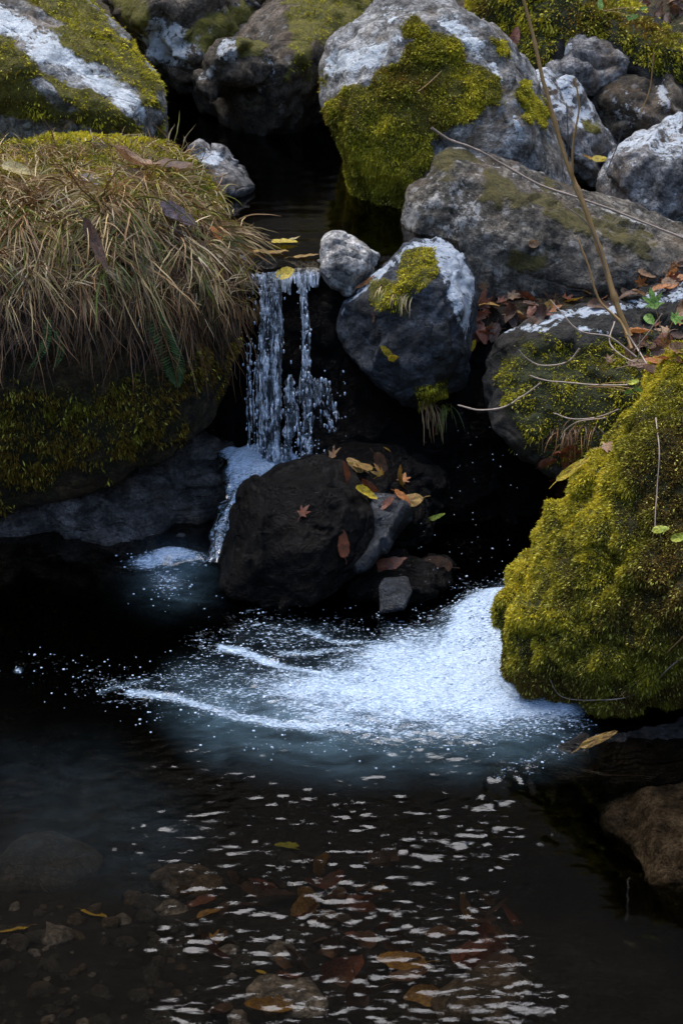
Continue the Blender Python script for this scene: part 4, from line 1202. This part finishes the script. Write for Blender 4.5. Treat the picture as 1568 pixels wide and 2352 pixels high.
def not_(*bad):
    return [o for o, b in BV if o not in bad]
drift(70, [(1078, 650), (1180, 645), (1320, 650), (1440, 660), (1440, 700), (1300, 712), (1240, 745), (1150, 752), (1110, 785), (1070, 790), (1082, 720)], (30, 66), ['rust', 'brown', 'rust', 'dark', 'amber', 'brown', 'dark'], 'leaf drift between the wedge boulder and the dark green boulder', 'red-brown fallen leaf in the drift between the wedge boulder and the dark green boulder', only=not_(wedge, pointed, right_moss, mossy))
drift(30, [(1430, 650), (1480, 625), (1620, 590), (1620, 650), (1500, 675), (1430, 690)], (34, 60), ['orange', 'tan', 'brown', 'rust', 'tan'], 'leaf drift at the right edge', 'tan and orange fallen leaf heaped at the right edge above the pale wavy rock edge', only=not_(right_moss, mossy))
drift(26, [(1470, 740), (1620, 690), (1620, 830), (1560, 850), (1500, 870), (1440, 850)], (34, 70), ['brown', 'rust', 'orange', 'brown', 'tan'], 'dead leaves above the nearest mossy boulder', 'brown dead leaf lying between bare twigs above the nearest mossy boulder', face=0.4)
drift(45, [(1440, 0), (1620, 0), (1620, 130), (1540, 95), (1480, 60)], (24, 44), ['brown', 'dark', 'tan', 'rust', 'brown'], 'litter on the far bank', 'dull brown leaf on the shaded far bank, top right corner', only=[ground])
drift(18, [(1040, 600), (1080, 640), (1300, 650), (1460, 665), (1440, 640), (1100, 640)], (18, 36), ['brown', 'rust', 'dark'], 'leaf crumbs below the wedge boulder', 'small dark leaf crumb along the foot of the wedge boulder', only=not_(wedge, pointed, right_moss, mossy))
drift(9, [(740, 1035), (860, 1045), (930, 1130), (960, 1165), (860, 1170), (800, 1110)], (38, 72), ['rust', 'orange', 'amber', 'brown', 'rust'], 'wet leaves on the glossy rock', 'wet orange-brown leaf stuck on the glossy rock at the foot of the fall')
drift(12, [(1235, 1060), (1300, 1000), (1420, 960), (1330, 1090), (1230, 1220), (1200, 1240)], (34, 60), ['rust', 'brown', 'rust'], 'leaves along the flank of the nearest mossy boulder', 'red-brown leaf lodged along the upper left flank of the nearest mossy boulder', face=0.4)
for a, b, s_, k_, c_, l_ in [(215, 2100, 50, 'oval', 'yellow', 'yellow leaf under water at the lower left'), (490, 2160, 62, 'maple', 'amber', 'amber maple leaf under water near the bottom'), (598, 2236, 24, 'round', 'yellow', 'tiny round yellow leaf under water near the bottom'),
                             (662, 1948, 50, 'oval', 'lime', 'olive-yellow leaf under water near the middle'), (720, 2110, 46, 'long', 'amber', 'narrow amber leaf under water in the middle'), (860, 2050, 80, 'maple', 'amber', 'amber maple leaf under water right of the middle'),
                             (30, 2140, 60, 'long', 'yellow', 'pale yellow leaf under water at the left edge')]:
    leaf(a, b, s_ * 1.2, k_, c_, l_, only=[ground], tilt=0.1)
drift(62, [(380, 2080), (700, 1960), (1000, 1980), (1180, 2120), (1180, 2350), (480, 2350)], (50, 120), ['rust', 'brown', 'dark', 'rust', 'dark', 'brown', 'amber'], 'sunken leaves', 'brown or rust leaf lying sunken on the bed of the pool', only=[ground], face=0, kinds=('oval', 'round', 'oval'))

# ------------------------------------------------------------------ stones on the bed
r3 = random.Random(3)
def pebble(u, v, px, mat, label, group=None, seed=0, flat=0.55, name='stone'):
    h_ = hit(u, v, [ground])
    if not h_: return
    p = h_[0]
    s_ = px * KPX * h_[2] * 0.5
    bm = bmesh.new()
    bmesh.ops.create_icosphere(bm, subdivisions=3 if px > 60 else 2, radius=1)
    V = np.array([x.co[:] for x in bm.verts])
    rg = np.random.default_rng(seed)
    sc = np.array([rg.uniform(0.8, 1.3), rg.uniform(0.7, 1.1), flat])
    V2 = V * (1 + 0.5 * fbm(V * 1.1 + seed, seed, 2)[:, None] + 0.3 * facet(V * 1.3 + seed, seed)[:, None]) * sc * s_
    a = rg.uniform(0, 6.28)
    V2 = V2 @ np.array([[math.cos(a), math.sin(a), 0], [-math.sin(a), math.cos(a), 0], [0, 0, 1]])
    for x, c in zip(bm.verts, V2): x.co = c
    me = bpy.data.meshes.new(name)
    bm.to_mesh(me); bm.free()
    me.polygons.foreach_set('use_smooth', np.ones(len(me.polygons), bool))
    o = bpy.data.objects.new(name, me); COL.objects.link(o)
    me.materials.append(MAT[mat]); o.location = p + Vector((0, 0, s_ * 0.1))
    tag(o, label, 'stone', group)
    BVV.append(o)
BVV = []
for k in range(170):
    a, b = r3.uniform(-40, 420), r3.uniform(2080, 2380)
    if r3.random() < 0.3: a, b = r3.uniform(-40, 700), r3.uniform(1980, 2380)
    pebble(a, b, r3.choice([10, 14, 18, 24, 30, 44, 60]), r3.choice(['bed', 'grey_rock', 'bed', 'bed', 'back_rock']), 'small grey-brown pebble on the pool bed at the lower left', 'pebbles on the pool bed', k)
for k, (a, b, s_, m_, l_) in enumerate([(660, 2310, 150, 'grey_rock', 'pale flat stone under water at the bottom edge'), (640, 2190, 70, 'grey_rock', 'small bluish stone under water right of the amber leaf'),
    (430, 2030, 120, 'back_rock', 'round dark stone under water left of the middle'), (1120, 2310, 230, 'back_rock', 'large brown stone under water at the bottom, right of the glints'),
    (100, 1990, 200, 'bed', 'broad grey stone under water at the left edge'), (1325, 1925, 80, 'grey_rock', 'small pale stone under water left of the broad pale sunken rock'),
    (760, 2120, 90, 'back_rock', 'brown stone under water in the middle of the sunken leaves')]):
    pebble(a, b, s_, m_, l_, None, 300 + k, 0.4)
rock('rock', 'broad pale sunken rock seen through the water at the lower right',
    [[(a_, b_, atz(a_, b_, z_ + 0.02).y) for a_, b_, z_ in [(1365, 1810, -.13), (1440, 1780, -.1), (1700, 1720, -.08), (1700, 2110, -.12), (1560, 2110, -.14), (1480, 2020, -.14), (1400, 1900, -.14), (1560, 1880, -.08), (1600, 2000, -.08)]]],
    'underwater_rock', T=0.1, vox=0.008, big=0.02, fac=0.01, seed=31)

# ------------------------------------------------------------------ grass
mb = [b for o, b in BV if o is mound][0]
GC = {'straw': (0.50, 0.40, 0.21), 'tan': (0.30, 0.19, 0.085), 'brown': (0.14, 0.075, 0.032), 'green': (0.12, 0.16, 0.02), 'yg': (0.26, 0.25, 0.045), 'pale': (0.68, 0.60, 0.42), 'deep': (0.05, 0.03, 0.015)}
GV, GF, GCo, goff = [], [], [], 0
def blade(p, d, L, wid, col, bvh=None, seg=9, grav=0.28, drift=0.0, jit=0.05, rg=None, offn=0.004):
    global goff
    rg = rg or RNG
    pts = [np.array(p)]
    d = np.array(d, float)
    st = L / seg
    for k in range(seg):
        d = d + np.array([0, 0, -grav]) + drift + rg.normal(0, jit, 3)
        d /= np.linalg.norm(d)
        q = pts[-1] + d * st
        if bvh is not None:
            near, nn, _, dist = bvh.find_nearest(Vector(q))
            if near is not None:
                near, nn = np.array(near), np.array(nn)
                if (q - near) @ nn < offn:
                    q = near + nn * offn
                    d = (q - pts[-1]); d /= np.linalg.norm(d) + 1e-9
        pts.append(q)
    P = np.array(pts)
    tg = np.gradient(P, axis=0)
    vd = P - np.array([0, 0, CAMZ]) + rg.normal(0, 1.2, 3)
    sd = np.cross(tg, vd)
    sd /= np.linalg.norm(sd, axis=1)[:, None] + 1e-9
    wv = wid * np.interp(np.linspace(0, 1, seg + 1), [0, 0.5, 0.85, 1], [0.9, 1, 0.6, 0.12])
    VV = np.stack([P - sd * wv[:, None], P + sd * wv[:, None]], 1).reshape(-1, 3)
    i = np.arange(seg) * 2 + goff
    GV.append(VV)
    GF.append(np.stack([i, i + 1, i + 3, i + 2], 1))
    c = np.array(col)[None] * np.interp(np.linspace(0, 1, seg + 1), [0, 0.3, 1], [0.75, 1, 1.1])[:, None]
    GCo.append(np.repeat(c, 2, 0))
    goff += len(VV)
def flush(name, label, cat='grass', kind=None, group=None):
    global GV, GF, GCo, goff
    me = mesh_np(name, np.concatenate(GV), np.concatenate(GF), True, np.concatenate(GCo))
    V = np.concatenate(GV)
    o = link(name, me, MAT['grass'], origin=tuple(V[0]))
    GV, GF, GCo, goff = [], [], [], 0
    return tag(o, label, cat, group, kind)
rg = np.random.default_rng(77)
def msurf(u, v):
    p, n, i, dist = mb.ray_cast(Vector((0, 0, CAMZ)), ray(u, v).normalized())
    return (None, None) if p is None else (np.array(p), np.array(n))
def mixc(names, wts):
    return np.array(GC[rg.choice(names, p=wts)]) * rg.uniform(0.5, 1.2) * np.array([1.12, 0.97, 0.78])
# short turf on the crown
for k in range(230):
    cu, cv = rg.uniform(-20, 500), rg.uniform(345, 500)
    p0, n0 = msurf(cu, cv)
    if p0 is None: continue
    lean = rg.normal(0, 0.5, 3)
    cc = mixc(['straw', 'yg', 'green', 'tan', 'pale'], [0.25, 0.33, 0.2, 0.15, 0.07])
    for j in range(11):
        p, n = msurf(cu + rg.normal(0, 9), cv + rg.normal(0, 7))
        if p is None: continue
        blade(p - n * 0.003, n * 0.8 + lean * 0.7 + rg.normal(0, 0.35, 3) + np.array([0.1, -0.4, 0.3]), rg.uniform(0.025, 0.065), rg.uniform(0.0006, 0.0013), cc * rg.uniform(0.6, 1.4), mb, 5, 0.3, rg=rg)
# long hanging skeins
for k in range(135):
    cu = rg.uniform(-20, 545)
    band = rg.random()
    cv = (430 + 70 * band if cu < 330 else 440 + 120 * band) + 20 * math.sin(cu * 0.03)
    if cu > 470: cv = rg.uniform(500, 620)
    if cu < 330 and rg.random() < 0.35: cv = rg.uniform(500, 620)
    p0, n0 = msurf(cu, cv)
    if p0 is None: continue
    lean = np.array([rg.normal(0.05, 0.6) if cu < 420 else rg.normal(0.05, 0.3), -0.8, rg.normal(0.1, 0.3)])
    low = cv > 520
    cc = mixc(['straw', 'tan', 'yg', 'green', 'brown', 'pale'], [0.28, 0.22, 0.15, 0.09, 0.12, 0.14])
    Lm = rg.uniform(0.05, 0.165) * (0.62 if cu > 440 else 1)
    swing = np.array([rg.normal(0, 0.10), 0, 0])
    for j in range(int(rg.uniform(8, 30))):
        p, n = msurf(cu + rg.normal(0, 5), cv + rg.normal(0, 5))
        if p is None: continue
        c2 = cc * rg.uniform(0.45, 1.25) if rg.random() < 0.7 else mixc(['brown', 'straw', 'tan', 'green'], [0.3, 0.25, 0.3, 0.15])
        blade(p, n * 0.3 + lean * 0.7 + rg.normal(0, 0.28, 3), Lm * rg.uniform(0.5, 1.4), rg.uniform(0.0007, 0.0017), c2, mb, 10, rg.uniform(0.14, 0.26), jit=0.1, drift=swing, rg=rg, offn=rg.uniform(0.003, 0.02))
# broken straws lying across at all angles
for k in range(1500):
    cu, cv = rg.uniform(-20, 560), rg.uniform(340, 700)
    if cu > 500 and cv < 480: continue
    p, n = msurf(cu, cv)
    if p is None: continue
    tn = np.cross(n, rg.normal(0, 1, 3))
    blade(p + n * rg.uniform(0.006, 0.035), tn + n * 0.15, rg.uniform(0.02, 0.08), rg.uniform(0.0005, 0.0013), mixc(['straw', 'tan', 'brown', 'pale', 'yg'], [0.3, 0.25, 0.2, 0.12, 0.13]), mb, 6, rg.uniform(0.0, 0.18), rg=rg, jit=0.14, offn=rg.uniform(0.004, 0.03))
# short low skeins in a second tier
for k in range(70):
    cu, cv = rg.uniform(-20, 500), rg.uniform(560, 690)
    lean = np.array([rg.normal(0.1, 0.5), -0.6, 0])
    cc = mixc(['tan', 'brown', 'straw', 'green'], [0.35, 0.35, 0.2, 0.1])
    for j in range(int(rg.uniform(5, 16))):
        p, n = msurf(cu + rg.normal(0, 5), cv + rg.normal(0, 5))
        if p is None: continue
        blade(p, n * 0.4 + lean + rg.normal(0, 0.25, 3), rg.uniform(0.04, 0.12), rg.uniform(0.0005, 0.0012), cc * rg.uniform(0.6, 1.4), mb, 8, 0.25, rg=rg, jit=0.1)
# fine brown roots beneath
for k in range(700):
    cu, cv = rg.uniform(-20, 540), rg.uniform(560, 760)
    p, n = msurf(cu, cv)
    if p is None: continue
    blade(p, n * 0.4 + np.array([rg.normal(0, 0.6), -0.3, -0.6]), rg.uniform(0.05, 0.17), rg.uniform(0.0004, 0.0009), mixc(['brown', 'deep', 'tan'], [0.6, 0.25, 0.15]), mb, 8, 0.2, rg=rg, jit=0.12)
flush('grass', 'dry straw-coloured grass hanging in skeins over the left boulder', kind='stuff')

def tuft(u, v, n, L, cols, label, wd=0.001, spread=14, lean=(0, -0.4, 0.2)):
    h_ = hit(u, v)
    for k in range(n):
        hh = hit(u + rg.normal(0, spread), v + rg.normal(0, spread * 0.4))
        if hh is None or abs(hh[2] - h_[2]) > 0.15: continue
        blade(np.array(hh[0]), np.array(hh[1]) * 0.5 + np.array(lean) + rg.normal(0, 0.35, 3), L * rg.uniform(0.5, 1.2), wd * rg.uniform(0.6, 1.3), mixc(*cols), None, 8, 0.3, rg=rg)
    flush('grass_tuft', label, 'grass tuft')
tuft(885, 668, 26, 0.05, (['green', 'yg', 'straw'], [0.4, 0.3, 0.3]), 'small grass tuft growing on the upper left of the pointed rock')
tuft(925, 680, 22, 0.045, (['green', 'pale', 'straw'], [0.4, 0.3, 0.3]), 'small grass tuft in the middle of the pointed rock')
tuft(985, 925, 26, 0.09, (['straw', 'tan', 'brown'], [0.4, 0.3, 0.3]), 'dry straw tuft hanging from the bottom of the pointed rock', spread=8)
tuft(1018, 930, 26, 0.075, (['green', 'green', 'yg'], [0.5, 0.2, 0.3]), 'fresh green tuft hanging from the bottom of the pointed rock', spread=7)
tuft(1310, 985, 60, 0.06, (['brown', 'tan', 'deep'], [0.5, 0.2, 0.3]), 'matted brown roots beside the nearest mossy boulder', spread=26, wd=0.0008)
tuft(560, 700, 90, 0.05, (['tan', 'brown', 'straw'], [0.4, 0.4, 0.2]), 'frayed brown root mat at the right end of the grassy boulder beside the fall', spread=20, wd=0.0008)

# ------------------------------------------------------------------ twigs
def bark(name, c, c2):
    t = NT(name)
    n_ = t.noise(t.coord(), 120, 4, 0.6)
    p = t.n('BsdfPrincipled', ins={'Base Color': t.mix(n_, (*c, 1), (*c2, 1)), 'Roughness': 0.55})
    return t.done(p.outputs[0])
MAT['twig'] = bark('twig_bark', (0.42, 0.25, 0.08), (0.24, 0.13, 0.045))
MAT['grey_twig'] = bark('grey_twig_bark', (0.46, 0.34, 0.25), (0.22, 0.16, 0.12))
MAT['dark_twig'] = bark('dark_twig_bark', (0.05, 0.05, 0.055), (0.03, 0.03, 0.03))
def twig(pts, r0, r1, mat, label=None, name='twig', parent=None, surf=None, knots=True):
    P = []
    for p in pts:
        if surf is not None:
            h_ = hit(p[0], p[1])
            q = h_[0] + (Vector((0, 0, CAMZ)) - h_[0]).normalized() * surf if h_ else at(p[0], p[1], 3.0)
            P.append(q)
        else: P.append(at(*p))
    C = catmull(P, 8)
    n = len(C)
    C = C + 0.0012 * np.stack([fbm(C * 25, 5 + k, 2) for k in range(3)], 1)
    r = np.linspace(r0, r1, n)
    if knots: r = r * (1 + 0.35 * (np.arange(n) % 9 == 0))
    r[-1] *= 0.4
    me = tubes([(C, r, (0, 0, 0))], name, 7)
    o = link(name, me, MAT[mat], parent=parent, origin=None if parent is not None else tuple(C[0]))
    if label: tag(o, label, 'twig')
    return o
sap = twig([(1443, 772, 3.72), (1412, 690, 3.74), (1385, 600, 3.77), (1340, 472, 3.8), (1300, 370, 3.83), (1247, 185, 3.87), (1218, 60, 3.9), (1185, -60, 3.92)], 0.0065, 0.0030, 'twig', None, 'sapling')
tag(sap, 'tall bare golden-brown stem rising from the right bank to the top of the picture', 'sapling')
twig([(1340, 472, 3.8), (1315, 420, 3.81), (1316, 330, 3.82), (1328, 250, 3.83), (1320, 182, 3.84)], 0.003, 0.0016, 'twig', None, 'branch', parent=sap)
twig([(1395, 640, 3.76), (1372, 560, 3.74), (1345, 510, 3.72), (1292, 470, 3.7)], 0.002, 0.001, 'grey_twig', None, 'branch', parent=sap)
twig([(1305, 370, 3.83), (1303, 300, 3.84), (1300, 235, 3.86)], 0.0014, 0.0009, 'dark_twig', None, 'branch', parent=sap)
def T_(pts, r0, r1, mat, label, surf=None): return twig(pts, r0, r1, mat, label, surf=surf)
T_([(990, 293, 4.16), (1035, 322, 4.17), (1085, 340, 4.18), (1150, 375, 4.2), (1240, 425, 4.2), (1350, 462, 4.2), (1450, 500, 4.22), (1600, 560, 4.22)], 0.0026, 0.0026, 'grey_twig', 'long thin twig lying diagonally across the wedge boulder')
T_([(1450, 800, 3.62), (1425, 740, 3.66), (1375, 690, 3.68), (1350, 610, 3.7), (1325, 545, 3.72)], 0.0028, 0.0018, 'twig', 'shorter upright twig left of the tall golden stem')
T_([(1460, 820, 3.55), (1400, 775, 3.56), (1330, 760, 3.56), (1290, 720, 3.58), (1262, 688, 3.6)], 0.0018, 0.0010, 'grey_twig', 'thin twig crossing the pale wavy rock edge')
T_([(1330, 800, 3.5), (1300, 832, 3.5), (1240, 838, 3.5), (1205, 820, 3.5), (1190, 803, 3.5)], 0.0016, 0.0010, 'grey_twig', 'curved twig in front of the dark green boulder, uppermost')
T_([(1440, 885, 3.42), (1380, 884, 3.43), (1290, 878, 3.45), (1245, 872, 3.46), (1215, 861, 3.47)], 0.0016, 0.0011, 'grey_twig', 'straight pale twig in front of the dark green boulder')
T_([(1240, 880, 3.5), (1200, 910, 3.5), (1150, 937, 3.5), (1095, 941, 3.5), (1050, 930, 3.5)], 0.0014, 0.0017, 'grey_twig', 'arching twig reaching left over the black gap')
T_([(1420, 940, 3.32), (1370, 958, 3.34), (1310, 962, 3.36), (1268, 948, 3.38)], 0.0014, 0.0010, 'grey_twig', 'short twig just above the root mat')
T_([(1390, 960, 3.3), (1330, 968, 3.34), (1300, 985, 3.36), (1285, 1010, 3.36)], 0.0012, 0.0008, 'grey_twig', 'crooked twiglet hanging by the root mat')
T_([(1440, 770, 3.6), (1462, 800, 3.58), (1500, 860, 3.5)], 0.0022, 0.0014, 'grey_twig', 'stub of twig at the root of the tall stem')
T_([(1410, 740, 3.6), (1400, 790, 3.55), (1460, 830, 3.5), (1470, 760, 3.5)], 0.0016, 0.0009, 'grey_twig', 'bent twig among the dead leaves on the right')
T_([(1520, 720, 3.5), (1490, 760, 3.5), (1455, 805, 3.5)], 0.0012, 0.0008, 'grey_twig', 'pale twiglet rising toward the green seedling')
T_([(1505, 960, 0), (1513, 1030, 0), (1508, 1120, 0), (1504, 1215, 0), (1530, 1218, 0)], 0.0011, 0.0009, 'grey_twig', 'thin hanging stalk down the front of the nearest mossy boulder', surf=0.012)
T_([(1600, 1430, 0), (1540, 1490, 0), (1480, 1550, 0), (1420, 1600, 0)], 0.0014, 0.0009, 'twig', 'yellowish stalk slanting low across the nearest mossy boulder', surf=0.014)
T_([(1600, 1480, 0), (1540, 1530, 0), (1470, 1590, 0), (1380, 1608, 0), (1290, 1600, 0), (1262, 1560, 0)], 0.0010, 0.0007, 'grey_twig', 'curling stalk along the underside of the nearest mossy boulder', surf=0.014)
T_([(960, 210, 0), (985, 190, 0), (1015, 160, 0)], 0.0012, 0.0008, 'twig', 'tiny forked twig on the moss of the tallest boulder', surf=0.01)
T_([(490, 540, 4.0), (520, 528, 3.98), (568, 526, 3.96)], 0.0012, 0.0007, 'twig', 'single straw poking out over the black pool')
T_([(1500, 120, 5.0), (1492, 200, 5.0), (1465, 270, 5.0)], 0.0018, 0.0012, 'twig', 'faint upright twig before the shaded boulders, upper right')
T_([(1430, 290, 4.5), (1410, 350, 4.5), (1370, 440, 4.45)], 0.0016, 0.0011, 'dark_twig', 'dark thin twig against the light grey boulder')

# ------------------------------------------------------------------ green plants
def seedling(u, v, Yd, label, specs, name='seedling'):
    root = bpy.data.objects.new(name, None); COL.objects.link(root)
    base = at(u, v, Yd)
    root.location = base
    tag(root, label, 'seedling')
    for (a, b, dy, px, kind, rot, colr) in specs:
        lf = leaf(a, b, px, kind, colr, None, rot=rot, Yfix=Yd + dy, tilt=0.3, curl=0.3, face=0.4, stem=False)
        tip = lf.location.copy()
        M = lf.matrix_world.copy()
        lf.parent = root
        lf.matrix_parent_inverse = Matrix.Identity(4)
        M.translation = M.translation - base
        lf.matrix_basis = M
        C = catmull([base, (base + tip) / 2 + Vector((0, 0, 0.004)), tip], 5)
        link('stem', tubes([(C, np.full(len(C), 0.0008), (0, 0, 0))], 'stem', 5), MAT['twig'], parent=root)
seedling(1525, 790, 3.42, 'fresh green seedling with lobed leaves at the right edge', [(1500, 700, 0, 80, 'maple', 100, 'green'), (1545, 735, -0.02, 60, 'maple', 20, 'green'), (1490, 735, 0.02, 30, 'round', -60, 'green')])
seedling(1345, 1010 - 120, 3.4, 'tiny bright green sprig by the root mat', [(1452, 880, -0.06, 28, 'oval', 40, 'lime'), (1462, 895, -0.06, 22, 'oval', -20, 'green'), (1440, 900, -0.05, 20, 'oval', 190, 'green')])
seedling(1470, 950, 3.28, 'pair of round lime leaflets on the crest of the nearest mossy boulder', [(1455, 942, 0, 26, 'round', 60, 'lime'), (1480, 938, 0, 22, 'round', 0, 'green')])
seedling(1545, 1230, 3.0, 'small yellow-green leaflets low on the front of the nearest mossy boulder', [(1516, 1217, -0.12, 38, 'oval', 0, 'lime'), (1560, 1235, -0.12, 40, 'oval', 10, 'lime')])
seedling(1385, 25, 5.1, 'little green leaf pair on top of the long mossy ledge', [(1378, 10, 0, 26, 'oval', 100, 'green'), (1450, 40, 0, 26, 'oval', 10, 'green'), (1475, 20, 0, 18, 'oval', 30, 'green')])
# hanging fern
def fern(pts, L0, n, label, colr='green'):
    root = bpy.data.objects.new('fern', None); COL.objects.link(root)
    P = [np.array(msurf(a, b)[0]) + np.array(msurf(a, b)[1]) * 0.02 for a, b in pts]
    root.location = P[0]; tag(root, label, 'fern')
    C = catmull(P, 12)
    link('stem', tubes([(C, np.linspace(0.0012, 0.0006, len(C)), (0, 0, 0))], 'stem', 5), MAT['twig'], parent=root)
    VV, FF, CC = [], [], []
    for k in range(n):
        t_ = k / n
        c = C[int(t_ * (len(C) - 2))]
        L = L0 * math.sin(math.pi * (0.15 + 0.8 * t_)) 
        for sd in (-1, 1):
            a = np.array([sd, -0.25, -0.35]); a = a / np.linalg.norm(a) * L
            wv = np.array([0, 0, 1]) * 0.0035
            b = len(VV)
            m1 = c + a * 0.55 + np.array([0, -0.002, 0])
            VV += [c, m1 - wv * 0.9, c + a, m1 + wv]
            FF.append([b, b + 1, b + 2, b + 3])
            g = np.array([0.07, 0.13, 0.02]) * rg.uniform(0.6, 1.4)
            CC += [g] * 4
    me = mesh_np('frond', np.array(VV), np.array(FF), False, np.array(CC))
    link('frond', me, MAT['grass'], parent=root)
fern([(352, 690), (372, 760), (392, 830), (400, 885)], 0.034, 44, 'dark green fern frond hanging from the grassy boulder')
fern([(110, 730), (95, 790), (60, 845)], 0.012, 26, 'small dark herb sprig hanging under the grass at the far left')
fern([(128, 760), (122, 800), (115, 840)], 0.010, 20, 'thin dark herb sprig just right of the one at the far left')
